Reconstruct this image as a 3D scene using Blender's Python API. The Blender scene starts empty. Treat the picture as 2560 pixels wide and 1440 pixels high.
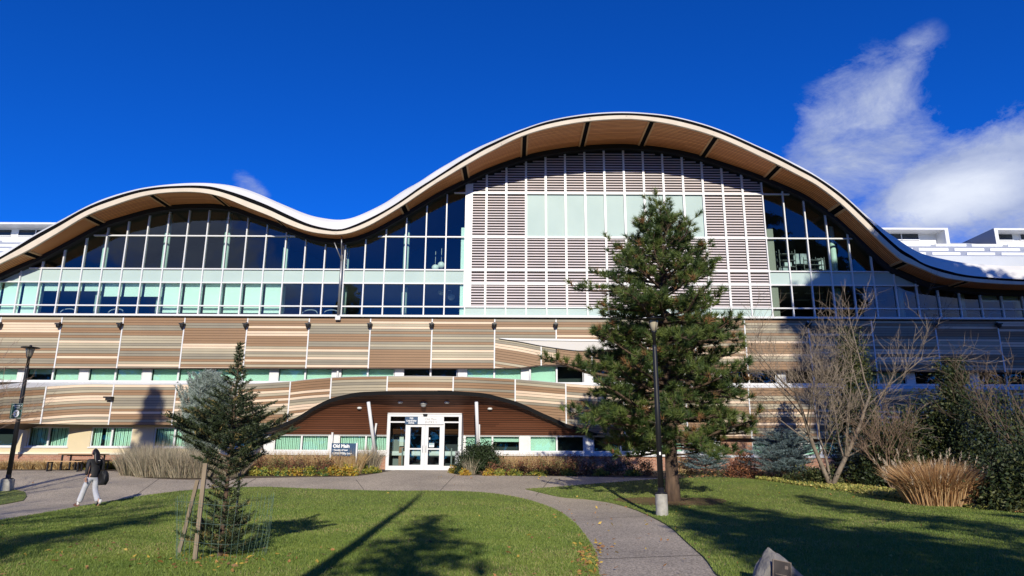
import bpy, bmesh, math, random
import numpy as np
from mathutils import Vector, Matrix
from mathutils.geometry import delaunay_2d_cdt
random.seed(7); RNG = np.random.default_rng(7)
R = math.radians
scene = bpy.context.scene
col = scene.collection
# ------------------------------------------------------------------ camera
FPX = 1707.0; TH = R(13.6); RO = R(0.25); CAMZ = 1.65
Fv = Vector((0, math.cos(TH), math.sin(TH))); U0 = Vector((0, -math.sin(TH), math.cos(TH))); R0 = Vector((1, 0, 0))
Rv = R0*math.cos(RO) + U0*math.sin(RO); Uv = -R0*math.sin(RO) + U0*math.cos(RO)
cam = bpy.data.cameras.new('camera'); camo = bpy.data.objects.new('camera', cam); col.objects.link(camo)
cam.sensor_width = 36; cam.lens = 36*FPX/2560; cam.clip_end = 3000; cam.clip_start = 0.05
M = Matrix.Identity(4)
for i in range(3):
    M[i][0] = Rv[i]; M[i][1] = Uv[i]; M[i][2] = -Fv[i]
M[2][3] = CAMZ
camo.matrix_world = M
scene.camera = camo

def ray(px, py):
    return Fv + Rv*((px-1280)/FPX) + Uv*((720-py)/FPX)
def P(px, py, Y):
    d = ray(px, py); t = Y/d.y
    return Vector((d.x*t, Y, CAMZ+d.z*t))
def gz(x, y):
    t = max(0.0, min(1.0, (y-20.5)/13.5)); s = t*t*(3-2*t)
    return 0.80*s
def G(px, py):
    d = ray(px, py); lo, hi = 3.0, 60.0
    for _ in range(50):
        m = (lo+hi)/2; t = m/d.y
        if CAMZ+d.z*t > gz(d.x*t, m): lo = m
        else: hi = m
    t = lo/d.y
    return Vector((d.x*t, lo, gz(d.x*t, lo)))

class Curve:
    """smooth interpolation through (x, z) nodes"""
    def __init__(s, pts):
        s.p = sorted(pts); s.x = [a for a, b in s.p]; s.z = [b for a, b in s.p]
        n = len(s.x); s.m = []
        for i in range(n):
            a = max(0, i-1); b = min(n-1, i+1)
            s.m.append((s.z[b]-s.z[a])/(s.x[b]-s.x[a]))
    def __call__(s, X):
        x = s.x
        if X <= x[0]: return s.z[0]+s.m[0]*(X-x[0])
        if X >= x[-1]: return s.z[-1]+s.m[-1]*(X-x[-1])
        lo, hi = 0, len(x)-1
        while hi-lo > 1:
            k = (lo+hi)//2
            if x[k] <= X: lo = k
            else: hi = k
        h = x[hi]-x[lo]; t = (X-x[lo])/h
        return ((2*t**3-3*t*t+1)*s.z[lo]+(t**3-2*t*t+t)*h*s.m[lo]+(-2*t**3+3*t*t)*s.z[hi]+(t**3-t*t)*h*s.m[hi])
def wcurve(nodes, Y):
    out = []
    for px, py in nodes:
        p = P(px, py, Y(px) if callable(Y) else Y); out.append((p.x, p.z))
    return Curve(out)
def XZ(px, py, Y): p = P(px, py, Y); return p.x, p.z

# ------------------------------------------------------------------ materials
MATS = {}
def mat(name, c, rough=0.7, c2=None, scale=5.0, detail=4, bump=0.0, bscale=None, metal=0.0, spec=0.5, lo=0.35, hi=0.65, stretch=None, coord='Object', trans=0.0):
    if name in MATS: return MATS[name]
    m = bpy.data.materials.new(name); m.use_nodes = True; nt = m.node_tree; b = nt.nodes['Principled BSDF']
    b.inputs['Base Color'].default_value = (*c, 1); b.inputs['Roughness'].default_value = rough
    b.inputs['Metallic'].default_value = metal; b.inputs['Specular IOR Level'].default_value = spec
    if c2 or bump:
        tc = nt.nodes.new('ShaderNodeTexCoord'); mp = nt.nodes.new('ShaderNodeMapping')
        nt.links.new(tc.outputs[coord], mp.inputs[0])
        if stretch: mp.inputs['Scale'].default_value = stretch
    if c2:
        n = nt.nodes.new('ShaderNodeTexNoise'); n.inputs['Scale'].default_value = scale; n.inputs['Detail'].default_value = detail
        nt.links.new(mp.outputs[0], n.inputs[0])
        r = nt.nodes.new('ShaderNodeValToRGB'); r.color_ramp.elements[0].position = lo; r.color_ramp.elements[1].position = hi
        r.color_ramp.elements[0].color = (*c, 1); r.color_ramp.elements[1].color = (*c2, 1)
        nt.links.new(n.outputs[0], r.inputs[0]); nt.links.new(r.outputs[0], b.inputs['Base Color'])
    if bump:
        n2 = nt.nodes.new('ShaderNodeTexNoise'); n2.inputs['Scale'].default_value = bscale or scale*3; n2.inputs['Detail'].default_value = 5
        nt.links.new(mp.outputs[0], n2.inputs[0])
        bp = nt.nodes.new('ShaderNodeBump'); bp.inputs['Strength'].default_value = bump; bp.inputs['Distance'].default_value = 0.02
        nt.links.new(n2.outputs[0], bp.inputs['Height']); nt.links.new(bp.outputs[0], b.inputs['Normal'])
    if trans:
        out = nt.nodes['Material Output']; tr = nt.nodes.new('ShaderNodeBsdfTranslucent'); mx = nt.nodes.new('ShaderNodeMixShader')
        mx.inputs[0].default_value = trans
        src = b.inputs['Base Color']
        if src.is_linked: nt.links.new(src.links[0].from_socket, tr.inputs[0])
        else: tr.inputs[0].default_value = (*c, 1)
        nt.links.new(b.outputs[0], mx.inputs[1]); nt.links.new(tr.outputs[0], mx.inputs[2]); nt.links.new(mx.outputs[0], out.inputs[0])
    MATS[name] = m; return m

def glass_mat(name, tint, ior=2.0, wav=0.0):
    m = bpy.data.materials.new(name); m.use_nodes = True; nt = m.node_tree; nt.nodes.clear()
    out = nt.nodes.new('ShaderNodeOutputMaterial'); t = nt.nodes.new('ShaderNodeBsdfTransparent'); t.inputs[0].default_value = (*tint, 1)
    g = nt.nodes.new('ShaderNodeBsdfGlossy'); g.inputs['Roughness'].default_value = 0.02; g.inputs[0].default_value = (0.9, 0.95, 1, 1)
    f = nt.nodes.new('ShaderNodeFresnel'); f.inputs[0].default_value = ior; mx = nt.nodes.new('ShaderNodeMixShader')
    nt.links.new(f.outputs[0], mx.inputs[0]); nt.links.new(t.outputs[0], mx.inputs[1]); nt.links.new(g.outputs[0], mx.inputs[2]); nt.links.new(mx.outputs[0], out.inputs[0])
    # slight roller-wave distortion of the toughened panes
    tc = nt.nodes.new('ShaderNodeTexCoord'); n = nt.nodes.new('ShaderNodeTexNoise'); n.inputs['Scale'].default_value = 0.9; n.inputs['Detail'].default_value = 1
    bp = nt.nodes.new('ShaderNodeBump'); bp.inputs['Strength'].default_value = 0.25; bp.inputs['Distance'].default_value = 0.03
    nt.links.new(tc.outputs['Object'], n.inputs[0]); nt.links.new(n.outputs[0], bp.inputs['Height']); nt.links.new(bp.outputs[0], g.inputs['Normal'])
    MATS[name] = m; return m

WHITE = mat('white_paint', (0.70, 0.70, 0.70), 0.45, (0.64, 0.64, 0.64), 2.0)
WHITE2 = mat('white_frame', (0.68, 0.68, 0.69), 0.4)
BLACK = mat('black_metal', (0.012, 0.012, 0.014), 0.45)
DARK = mat('dark_steel', (0.03, 0.03, 0.033), 0.8, spec=.2)
MATTE = mat('matte_black', (0.006, 0.006, 0.007), 0.95, spec=.05)
MINT = mat('spandrel_glass', (0.45, 0.555, 0.53), 0.5, (0.41, 0.515, 0.495), 0.5, 3, spec=0.12)
BLIND = mat('roller_blind', (0.70, 0.83, 0.77), 0.8, (0.64, 0.78, 0.72), 0.6)
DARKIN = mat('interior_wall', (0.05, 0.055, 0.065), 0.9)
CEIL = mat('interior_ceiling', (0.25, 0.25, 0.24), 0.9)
GLASS = glass_mat('window_glass', (0.78, 0.90, 0.88), 1.75)
GLASSL = glass_mat('office_glass', (0.68, 0.84, 0.77), 1.7)
LOUV = mat('louvre_blade', (0.63, 0.55, 0.545), 0.5, (0.57, 0.515, 0.515), 0.7)
BACK = mat('louvre_backing', (0.03, 0.028, 0.03), 0.9)
CLAD = [mat('clad_brown', (0.285, 0.168, 0.088), 0.6, (0.262, 0.154, 0.081), 1.2, stretch=(0.5, 1, 0.6)),
        mat('clad_taupe', (0.28, 0.245, 0.18), 0.6, (0.24, 0.21, 0.158), 1.2, stretch=(0.5, 1, 0.6)),
        mat('clad_beige', (0.43, 0.37, 0.26), 0.6, (0.385, 0.33, 0.235), 1.2, stretch=(0.5, 1, 0.6)),
        mat('clad_cream', (0.74, 0.57, 0.41), 0.6, (0.67, 0.51, 0.37), 1.2, stretch=(0.5, 1, 0.6)),
        mat('clad_gap', (0.05, 0.04, 0.035), 0.9)]
FASC = mat('fascia_board', (0.66, 0.57, 0.45), 0.65, (0.60, 0.51, 0.40), 1.5)
def add_marks(m, colr, scale, thr, stretch):
    nt = m.node_tree; b = nt.nodes['Principled BSDF']; src = b.inputs['Base Color'].links[0].from_socket
    tc = nt.nodes.new('ShaderNodeTexCoord'); mp = nt.nodes.new('ShaderNodeMapping'); mp.inputs['Scale'].default_value = stretch
    n = nt.nodes.new('ShaderNodeTexNoise'); n.inputs['Scale'].default_value = scale; n.inputs['Detail'].default_value = 6; n.inputs['Roughness'].default_value = 0.75
    r = nt.nodes.new('ShaderNodeValToRGB'); r.color_ramp.elements[0].position = thr; r.color_ramp.elements[1].position = thr+0.03
    mx = nt.nodes.new('ShaderNodeMix'); mx.data_type = 'RGBA'; mx.inputs[7].default_value = (*colr, 1)
    nt.links.new(tc.outputs['Object'], mp.inputs[0]); nt.links.new(mp.outputs[0], n.inputs[0]); nt.links.new(n.outputs[0], r.inputs[0])
    nt.links.new(r.outputs[0], mx.inputs[0]); nt.links.new(src, mx.inputs[6]); nt.links.new(mx.outputs[2], b.inputs['Base Color'])
add_marks(FASC, (0.16, 0.14, 0.12), 2.2, 0.645, (1, 1, 2.2))

def slat_mat(name, c1, c2, period, gap=0.25, axis=1):
    """narrow wooden boards with dark joints, running along X"""
    m = bpy.data.materials.new(name); m.use_nodes = True; nt = m.node_tree; b = nt.nodes['Principled BSDF']; b.inputs['Roughness'].default_value = 0.6
    tc = nt.nodes.new('ShaderNodeTexCoord'); sp = nt.nodes.new('ShaderNodeSeparateXYZ'); nt.links.new(tc.outputs['Object'], sp.inputs[0])
    dv = nt.nodes.new('ShaderNodeMath'); dv.operation = 'DIVIDE'; dv.inputs[1].default_value = period; nt.links.new(sp.outputs[axis], dv.inputs[0])
    fl = nt.nodes.new('ShaderNodeMath'); fl.operation = 'FLOOR'; nt.links.new(dv.outputs[0], fl.inputs[0])
    fr = nt.nodes.new('ShaderNodeMath'); fr.operation = 'FRACT'; nt.links.new(dv.outputs[0], fr.inputs[0])
    lt = nt.nodes.new('ShaderNodeMath'); lt.operation = 'LESS_THAN'; lt.inputs[1].default_value = gap; nt.links.new(fr.outputs[0], lt.inputs[0])
    # board pieces: x shifted per board
    ml = nt.nodes.new('ShaderNodeMath'); ml.operation = 'MULTIPLY_ADD'; ml.inputs[1].default_value = 0.3; nt.links.new(sp.outputs[0], ml.inputs[0])
    wn0 = nt.nodes.new('ShaderNodeTexWhiteNoise'); wn0.noise_dimensions = '1D'; nt.links.new(fl.outputs[0], wn0.inputs['W']); nt.links.new(wn0.outputs[0], ml.inputs[2])
    fx = nt.nodes.new('ShaderNodeMath'); fx.operation = 'FLOOR'; nt.links.new(ml.outputs[0], fx.inputs[0])
    cb = nt.nodes.new('ShaderNodeCombineXYZ'); nt.links.new(fx.outputs[0], cb.inputs[0]); nt.links.new(fl.outputs[0], cb.inputs[1])
    wn = nt.nodes.new('ShaderNodeTexWhiteNoise'); nt.links.new(cb.outputs[0], wn.inputs[0])
    ns = nt.nodes.new('ShaderNodeTexNoise'); ns.inputs['Scale'].default_value = 3; ns.inputs['Detail'].default_value = 6
    mp = nt.nodes.new('ShaderNodeMapping'); mp.inputs['Scale'].default_value = (0.5, 12, 12); nt.links.new(tc.outputs['Object'], mp.inputs[0]); nt.links.new(mp.outputs[0], ns.inputs[0])
    ad = nt.nodes.new('ShaderNodeMath'); ad.operation = 'ADD'; nt.links.new(wn.outputs[0], ad.inputs[0]); nt.links.new(ns.outputs[0], ad.inputs[1])
    hf = nt.nodes.new('ShaderNodeMath'); hf.operation = 'MULTIPLY'; hf.inputs[1].default_value = 0.55; nt.links.new(ad.outputs[0], hf.inputs[0])
    mx = nt.nodes.new('ShaderNodeMix'); mx.data_type = 'RGBA'; mx.inputs[6].default_value = (*c1, 1); mx.inputs[7].default_value = (*c2, 1); nt.links.new(hf.outputs[0], mx.inputs[0])
    mx2 = nt.nodes.new('ShaderNodeMix'); mx2.data_type = 'RGBA'; mx2.inputs[7].default_value = (c1[0]*.12, c1[1]*.1, c1[2]*.1, 1)
    nt.links.new(lt.outputs[0], mx2.inputs[0]); nt.links.new(mx.outputs[2], mx2.inputs[6]); nt.links.new(mx2.outputs[2], b.inputs['Base Color'])
    MATS[name] = m; return m
SOFF = slat_mat('soffit_wood', (0.46, 0.155, 0.036), (0.74, 0.32, 0.10), 0.16, 0.3)
CANO = slat_mat('canopy_wood', (0.095, 0.032, 0.014), (0.185, 0.066, 0.03), 0.11, 0.22, 2)
SOFFEDGE = mat('soffit_edge_wood', (0.50, 0.29, 0.13), 0.6)
def brick_mat():
    m = bpy.data.materials.new('brick'); m.use_nodes = True; nt = m.node_tree; b = nt.nodes['Principled BSDF']; b.inputs['Roughness'].default_value = 0.85
    tc = nt.nodes.new('ShaderNodeTexCoord'); mp = nt.nodes.new('ShaderNodeMapping'); mp.inputs['Rotation'].default_value = (R(90), 0, 0)
    br = nt.nodes.new('ShaderNodeTexBrick'); br.inputs['Scale'].default_value = 1; br.inputs['Brick Width'].default_value = 0.22; br.inputs['Row Height'].default_value = 0.075
    br.inputs['Mortar Size'].default_value = 0.006; br.inputs['Color1'].default_value = (0.42, 0.20, 0.12, 1); br.inputs['Color2'].default_value = (0.30, 0.13, 0.08, 1); br.inputs['Mortar'].default_value = (0.4, 0.34, 0.28, 1)
    nt.links.new(tc.outputs['Object'], mp.inputs[0]); nt.links.new(mp.outputs[0], br.inputs[0]); nt.links.new(br.outputs[0], b.inputs['Base Color'])
    return m
BRICK = brick_mat()
STUCCO = mat('stucco', (0.66, 0.55, 0.36), 0.85, (0.60, 0.50, 0.33), 1.0, bump=0.2, bscale=60)
MEMB = mat('roof_membrane', (0.74, 0.73, 0.71), 0.6, (0.64, 0.63, 0.61), 0.35, 6)
METR = mat('metal_roof', (0.50, 0.53, 0.58), 0.55, (0.44, 0.47, 0.52), 0.4, 4)
SHADESIDE = mat('dormer_side_shade', (0.22, 0.23, 0.27), 0.6)
CONC = mat('concrete', (0.44, 0.42, 0.38), 0.9, (0.30, 0.29, 0.26), 6, 6, bump=0.3)

# ------------------------------------------------------------------ mesh helpers
def tag(o, label=None, cat=None, group=None, kind=None):
    if label: o['label'] = label
    if cat: o['category'] = cat
    if group: o['group'] = group
    if kind: o['kind'] = kind
    return o
def empty(name, loc, label, cat, group=None, rz=0):
    o = bpy.data.objects.new(name, None); o.empty_display_size = 0.2; col.objects.link(o)
    o.location = loc; o.rotation_euler = (0, 0, rz); return tag(o, label, cat, group)
class MB:
    def __init__(s, off=(0, 0, 0)): s.v = []; s.f = []; s.m = []; s.o = off
    def quad(s, a, b, c, d, m=0):
        n = len(s.v); s.v += [tuple(a), tuple(b), tuple(c), tuple(d)]; s.f.append((n, n+1, n+2, n+3)); s.m.append(m)
    def poly(s, pts, m=0):
        n = len(s.v); s.v += [tuple(p) for p in pts]; s.f.append(tuple(range(n, n+len(pts)))); s.m.append(m)
    def box(s, x0, x1, y0, y1, z0, z1, m=0):
        n = len(s.v)
        s.v += [(x0, y0, z0), (x1, y0, z0), (x1, y1, z0), (x0, y1, z0), (x0, y0, z1), (x1, y0, z1), (x1, y1, z1), (x0, y1, z1)]
        for f in ((0, 3, 2, 1), (4, 5, 6, 7), (0, 1, 5, 4), (1, 2, 6, 5), (2, 3, 7, 6), (3, 0, 4, 7)): s.f.append(tuple(n+i for i in f)); s.m.append(m)
    def hexa(s, p, m=0):
        """8 corners, bottom ring then top ring"""
        n = len(s.v); s.v += [tuple(q) for q in p]
        for f in ((0, 3, 2, 1), (4, 5, 6, 7), (0, 1, 5, 4), (1, 2, 6, 5), (2, 3, 7, 6), (3, 0, 4, 7)): s.f.append(tuple(n+i for i in f)); s.m.append(m)
    def tube(s, pts, rad, n=8, m=0, cap=True):
        pts = [Vector(p) for p in pts]
        if not hasattr(rad, '__len__'): rad = [rad]*len(pts)
        base = len(s.v); up = None
        for i, p in enumerate(pts):
            d = (pts[min(i+1, len(pts)-1)]-pts[max(i-1, 0)]).normalized()
            if up is None: up = Vector((1, 0, 0)) if abs(d.x) < 0.8 else Vector((0, 1, 0))
            a = d.cross(up).normalized(); b = d.cross(a).normalized(); up = -b if False else b.cross(d)*-1
            up = Vector((1, 0, 0)) if abs(d.x) < 0.8 else Vector((0, 1, 0))
            for k in range(n):
                t = 2*math.pi*k/n; q = p+a*(rad[i]*math.cos(t))+b*(rad[i]*math.sin(t)); s.v.append(tuple(q))
        for i in range(len(pts)-1):
            for k in range(n):
                s.f.append((base+i*n+k, base+i*n+(k+1) % n, base+(i+1)*n+(k+1) % n, base+(i+1)*n+k)); s.m.append(m)
        if cap:
            s.f.append(tuple(base+k for k in range(n))[::-1]); s.m.append(m)
            s.f.append(tuple(base+(len(pts)-1)*n+k for k in range(n))); s.m.append(m)
    def lathe(s, prof, n=20, cx=0, cy=0, m=0, sx=1, sy=1):
        base = len(s.v)
        for r, z in prof:
            for k in range(n):
                t = 2*math.pi*k/n; s.v.append((cx+r*sx*math.cos(t), cy+r*sy*math.sin(t), z))
        for i in range(len(prof)-1):
            for k in range(n): s.f.append((base+i*n+k, base+i*n+(k+1) % n, base+(i+1)*n+(k+1) % n, base+(i+1)*n+k)); s.m.append(m)
        s.f.append(tuple(base+k for k in range(n))[::-1]); s.m.append(m)
        s.f.append(tuple(base+(len(prof)-1)*n+k for k in range(n))); s.m.append(m)
    def build(s, name, mats, parent=None, smooth=False, loc=None):
        me = bpy.data.meshes.new(name); me.from_pydata(s.v, [], s.f)
        if not isinstance(mats, (list, tuple)): mats = [mats]
        for m in mats: me.materials.append(m)
        if len(mats) > 1: me.polygons.foreach_set('material_index', s.m)
        if smooth: me.polygons.foreach_set('use_smooth', [True]*len(me.polygons))
        me.update()
        o = bpy.data.objects.new(name, me); col.objects.link(o)
        if parent is not None: o.parent = parent
        if loc is not None: o.location = loc
        return o
def tris(name, V, mats, parent=None, idx=None):
    """V: (n,3,3) array of triangles"""
    V = np.asarray(V, dtype=np.float32); n = len(V); me = bpy.data.meshes.new(name)
    me.vertices.add(n*3); me.vertices.foreach_set('co', V.reshape(-1))
    me.loops.add(n*3); me.loops.foreach_set('vertex_index', np.arange(n*3, dtype=np.int32))
    me.polygons.add(n); me.polygons.foreach_set('loop_start', np.arange(0, n*3, 3, dtype=np.int32)); me.polygons.foreach_set('loop_total', np.full(n, 3, dtype=np.int32))
    if not isinstance(mats, (list, tuple)): mats = [mats]
    for m in mats: me.materials.append(m)
    if idx is not None: me.polygons.foreach_set('material_index', np.asarray(idx, dtype=np.int32))
    me.update(); me.validate()
    o = bpy.data.objects.new(name, me); col.objects.link(o)
    if parent is not None: o.parent = parent
    return o
def needles(base, dirs, length, width):
    """base (n,3), dirs (n,3) unit; thin triangles"""
    base = np.asarray(base); dirs = np.asarray(dirs); n = len(base)
    r = RNG.normal(size=(n, 3)); s = np.cross(dirs, r); s /= (np.linalg.norm(s, axis=1, keepdims=True)+1e-9)
    L = np.asarray(length).reshape(-1, 1) if hasattr(length, '__len__') else length
    w = np.asarray(width).reshape(-1, 1) if hasattr(width, '__len__') else width
    return np.stack([base-s*w/2, base+s*w/2, base+dirs*L], axis=1)
def leaves(cent, size, flat=0.0):
    """diamond leaf-like pairs of triangles with random orientation"""
    cent = np.asarray(cent); n = len(cent)
    a = RNG.normal(size=(n, 3)); a[:, 2] *= (1-flat); a /= np.linalg.norm(a, axis=1, keepdims=True)
    r = RNG.normal(size=(n, 3)); r[:, 2] *= (1-flat); b = np.cross(a, r); b = r - a*np.sum(a*r, axis=1, keepdims=True); b /= (np.linalg.norm(b, axis=1, keepdims=True)+1e-9)
    sz = (size*(0.6+0.8*RNG.random(n))).reshape(-1, 1)
    p0 = cent-a*sz; p1 = cent+b*sz*0.5; p2 = cent+a*sz; p3 = cent-b*sz*0.5
    return np.concatenate([np.stack([p0, p1, p2], axis=1), np.stack([p0, p2, p3], axis=1)])
def unit(v): return v/(np.linalg.norm(v, axis=-1, keepdims=True)+1e-9)
def lettering(text, size, loc, m, parent, rx=R(90), align='LEFT', name='lettering', bold=0.0, rz=0.0, mat4=None):
    c = bpy.data.curves.new('txt', 'FONT'); c.body = text; c.size = size; c.align_x = align; c.extrude = 0.003; c.offset = bold
    t = bpy.data.objects.new('txt', c); col.objects.link(t)
    dg = bpy.context.evaluated_depsgraph_get(); me = bpy.data.meshes.new_from_object(t.evaluated_get(dg)); bpy.data.objects.remove(t)
    me.materials.clear(); me.materials.append(m)
    o = bpy.data.objects.new(name, me); col.objects.link(o); o.parent = parent; o.location = loc; o.rotation_euler = (rx, 0, rz)
    return o
# ------------------------------------------------------------------ light and sky
SUNV = Vector((0.066, -1.0, 0.445)).normalized()      # towards the sun
sl = bpy.data.lights.new('sun', 'SUN'); sl.energy = 5.0; sl.angle = R(0.5); sl.color = (1.0, 0.93, 0.77)
so = bpy.data.objects.new('sun', sl); col.objects.link(so); so.rotation_euler = (-SUNV).to_track_quat('-Z', 'Y').to_euler()
w = bpy.data.worlds.new('World'); scene.world = w; w.use_nodes = True; nt = w.node_tree; nt.nodes.clear()
N = nt.nodes.new; L = nt.links.new
def math_(op, a, b=None, clamp=False):
    n = N('ShaderNodeMath'); n.operation = op; n.use_clamp = clamp
    for i, v in enumerate((a, b)):
        if v is None: continue
        if isinstance(v, (int, float)): n.inputs[i].default_value = v
        else: L(v, n.inputs[i])
    return n.outputs[0]
out = N('ShaderNodeOutputWorld'); bg = N('ShaderNodeBackground'); bg.inputs[1].default_value = 0.10; L(bg.outputs[0], out.inputs[0])
sky = N('ShaderNodeTexSky'); sky.sky_type = 'NISHITA'; sky.sun_disc = False; sky.sun_elevation = R(24); sky.sun_rotation = math.atan2(SUNV.x, SUNV.y)
sky.air_density = 1.0; sky.dust_density = 0.0; sky.ozone_density = 3.0; sky.altitude = 3000
tint = N('ShaderNodeMix'); tint.data_type = 'RGBA'; tint.blend_type = 'MULTIPLY'; tint.inputs[0].default_value = 1; tint.inputs[7].default_value = (0.070, 0.70, 1.76, 1)
hs = N('ShaderNodeHueSaturation'); hs.inputs['Saturation'].default_value = 1.12; L(sky.outputs[0], hs.inputs['Color']); L(hs.outputs[0], tint.inputs[6])
tc = N('ShaderNodeTexCoord'); vn = N('ShaderNodeVectorMath'); vn.operation = 'NORMALIZE'; L(tc.outputs['Generated'], vn.inputs[0])
def blob(px, py, ax, ay, ang=0, back=False, d=None):
    """soft ellipse of cloud round a direction; ax, ay in radians-ish"""
    c = ray(px, py).normalized() if d is None else Vector(d).normalized()
    rgt = c.cross(Vector((0, 0, 1))).normalized(); up = rgt.cross(c).normalized()
    e1 = rgt*math.cos(ang)+up*math.sin(ang); e2 = -rgt*math.sin(ang)+up*math.cos(ang)
    s = []
    for e, a in ((e1, ax), (e2, ay)):
        dn = N('ShaderNodeVectorMath'); dn.operation = 'DOT_PRODUCT'; L(vn.outputs[0], dn.inputs[0]); dn.inputs[1].default_value = e
        s.append(math_('POWER', math_('DIVIDE', math_('ABSOLUTE', dn.outputs['Value']), a), 2.0))
    dn = N('ShaderNodeVectorMath'); dn.operation = 'DOT_PRODUCT'; L(vn.outputs[0], dn.inputs[0]); dn.inputs[1].default_value = c
    fr = math_('GREATER_THAN', dn.outputs['Value'], 0.0)
    g = math_('SUBTRACT', 1.0, math_('ADD', s[0], s[1]))
    return math_('MULTIPLY', math_('MAXIMUM', g, 0.0), fr)
def nz(scale, stretch, rot, detail=7, rough=0.55, dist=0.0):
    mp = N('ShaderNodeMapping'); mp.inputs['Scale'].default_value = stretch; mp.inputs['Rotation'].default_value = rot; L(vn.outputs[0], mp.inputs[0])
    n = N('ShaderNodeTexNoise'); n.inputs['Scale'].default_value = scale; n.inputs['Detail'].default_value = detail; n.inputs['Roughness'].default_value = rough; n.inputs['Distortion'].default_value = dist
    L(mp.outputs[0], n.inputs[0]); return n.outputs[0]
def mxm(*a):
    r = a[0]
    for k in a[1:]: r = math_('MAXIMUM', r, k)
    return r
n1 = nz(8.0, (1, 1, 1.5), (0, R(35), 0), 12, 0.68, 0.35); n2 = nz(9.0, (1, 1, 2.2), (0, 0, 0), 7, 0.6, 0.3)
b1 = mxm(math_('MULTIPLY', blob(2205, 235, 0.10, 0.045, R(44)), 0.75), blob(2130, 320, 0.12, 0.085, R(48))); b2 = mxm(blob(2450, 455, 0.19, 0.085, R(12)), blob(2330, 500, 0.15, 0.045, R(0))); b3 = blob(2520, 580, 0.10, 0.03, R(15)); b4 = blob(2150, 420, 0.14, 0.07, R(20)); b5 = blob(628, 468, 0.035, 0.017, R(-35))
b7 = blob(2720, 450, 0.22, 0.11, 0)
b6 = blob(0, 0, 0.26, 0.10, R(35), d=(-0.50, -1, 0.30)); b8 = blob(0, 0, 0.3, 0.1, 0, d=(0.9, -1, 0.25)); b9 = blob(0, 0, 0.3, 0.08, 0, d=(-1.2, -1, 0.22))
blobs = mxm(math_('MULTIPLY', b1, 0.78), math_('MULTIPLY', b2, 1.0), math_('MULTIPLY', b3, 0.8), math_('MULTIPLY', b4, 0.75), math_('MULTIPLY', b5, 0.45), b6, b7, b8, b9)
cov = math_('MULTIPLY', math_('SUBTRACT', math_('ADD', math_('MULTIPLY', blobs, 1.25), math_('MULTIPLY', n1, 3.0)), 1.68), 1.05, True)
cov = math_('MULTIPLY', cov, math_('MULTIPLY', blobs, 3.0, True), True)
# cloud brightness: lit core, bluish grey base
core = blob(2400, 480, 0.09, 0.04, R(6)); lum = math_('ADD', math_('MULTIPLY', core, 0.55), math_('MULTIPLY', n2, 0.8), True)
cc = N('ShaderNodeValToRGB'); cc.color_ramp.elements[0].position = 0.25; cc.color_ramp.elements[0].color = (2.9, 3.7, 6.4, 1); cc.color_ramp.elements[1].position = 0.95; cc.color_ramp.elements[1].color = (8.0, 8.6, 10.0, 1)
L(lum, cc.inputs[0])
mixc = N('ShaderNodeMix'); mixc.data_type = 'RGBA'; L(cov, mixc.inputs[0]); L(tint.outputs[2], mixc.inputs[6]); L(cc.outputs[0], mixc.inputs[7]); L(mixc.outputs[2], bg.inputs[0])
scene.view_settings.view_transform = 'Standard'; scene.view_settings.look = 'None'; scene.view_settings.gamma = 1; scene.view_settings.exposure = 0.0
scene.cycles.transparent_max_bounces = 16

# ------------------------------------------------------------------ ground, paths, lawns
SOIL = mat('soil_mulch', (0.055, 0.038, 0.025), 0.95, (0.12, 0.085, 0.05), 3, 8, bump=0.6, bscale=40)
def path_mat():
    m = mat('exposed_aggregate', (0.43, 0.36, 0.275), 0.85, (0.32, 0.27, 0.21), 0.45, 7)
    nt = m.node_tree; b = nt.nodes['Principled BSDF']; src = b.inputs['Base Color'].links[0].from_socket
    tc = nt.nodes.new('ShaderNodeTexCoord'); v = nt.nodes.new('ShaderNodeTexVoronoi'); v.inputs['Scale'].default_value = 48; nt.links.new(tc.outputs['Object'], v.inputs[0])
    hs = nt.nodes.new('ShaderNodeSeparateColor'); nt.links.new(v.outputs['Color'], hs.inputs[0])
    mr = nt.nodes.new('ShaderNodeMapRange'); mr.inputs[3].default_value = 0.55; mr.inputs[4].default_value = 1.55; nt.links.new(hs.outputs[0], mr.inputs[0])
    mx = nt.nodes.new('ShaderNodeVectorMath'); mx.operation = 'SCALE'; nt.links.new(src, mx.inputs[0]); nt.links.new(mr.outputs[0], mx.inputs['Scale']); nt.links.new(mx.outputs[0], b.inputs['Base Color'])
    bp = nt.nodes.new('ShaderNodeBump'); bp.inputs['Strength'].default_value = 0.5; bp.inputs['Distance'].default_value = 0.008; nt.links.new(v.outputs['Distance'], bp.inputs['Height']); nt.links.new(bp.outputs[0], b.inputs['Normal'])
    return m
PATHM = path_mat()
LAWNM = mat('lawn_turf', (0.10, 0.145, 0.025), 0.9, (0.18, 0.20, 0.04), 0.9, 8, bump=0.8, bscale=60)
# base terrain: fine grid near, coarse far
xs = [-700, -300, -120, -60]+[x*1.0 for x in range(-45, 46)]+[60, 120, 300, 700]
ys = [-300, -120, -60, -30, -20, -10, -5, 0]+[y*0.5 for y in range(2, 90)]+[60, 100, 300, 900]
g = MB()
for y in ys:
    for x in xs: g.v.append((x, y, gz(x, y)))
nx = len(xs)
for j in range(len(ys)-1):
    for i in range(nx-1): g.f.append((j*nx+i, j*nx+i+1, (j+1)*nx+i+1, (j+1)*nx+i)); g.m.append(0)
tag(g.build('ground', SOIL, smooth=True), kind='structure')

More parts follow.
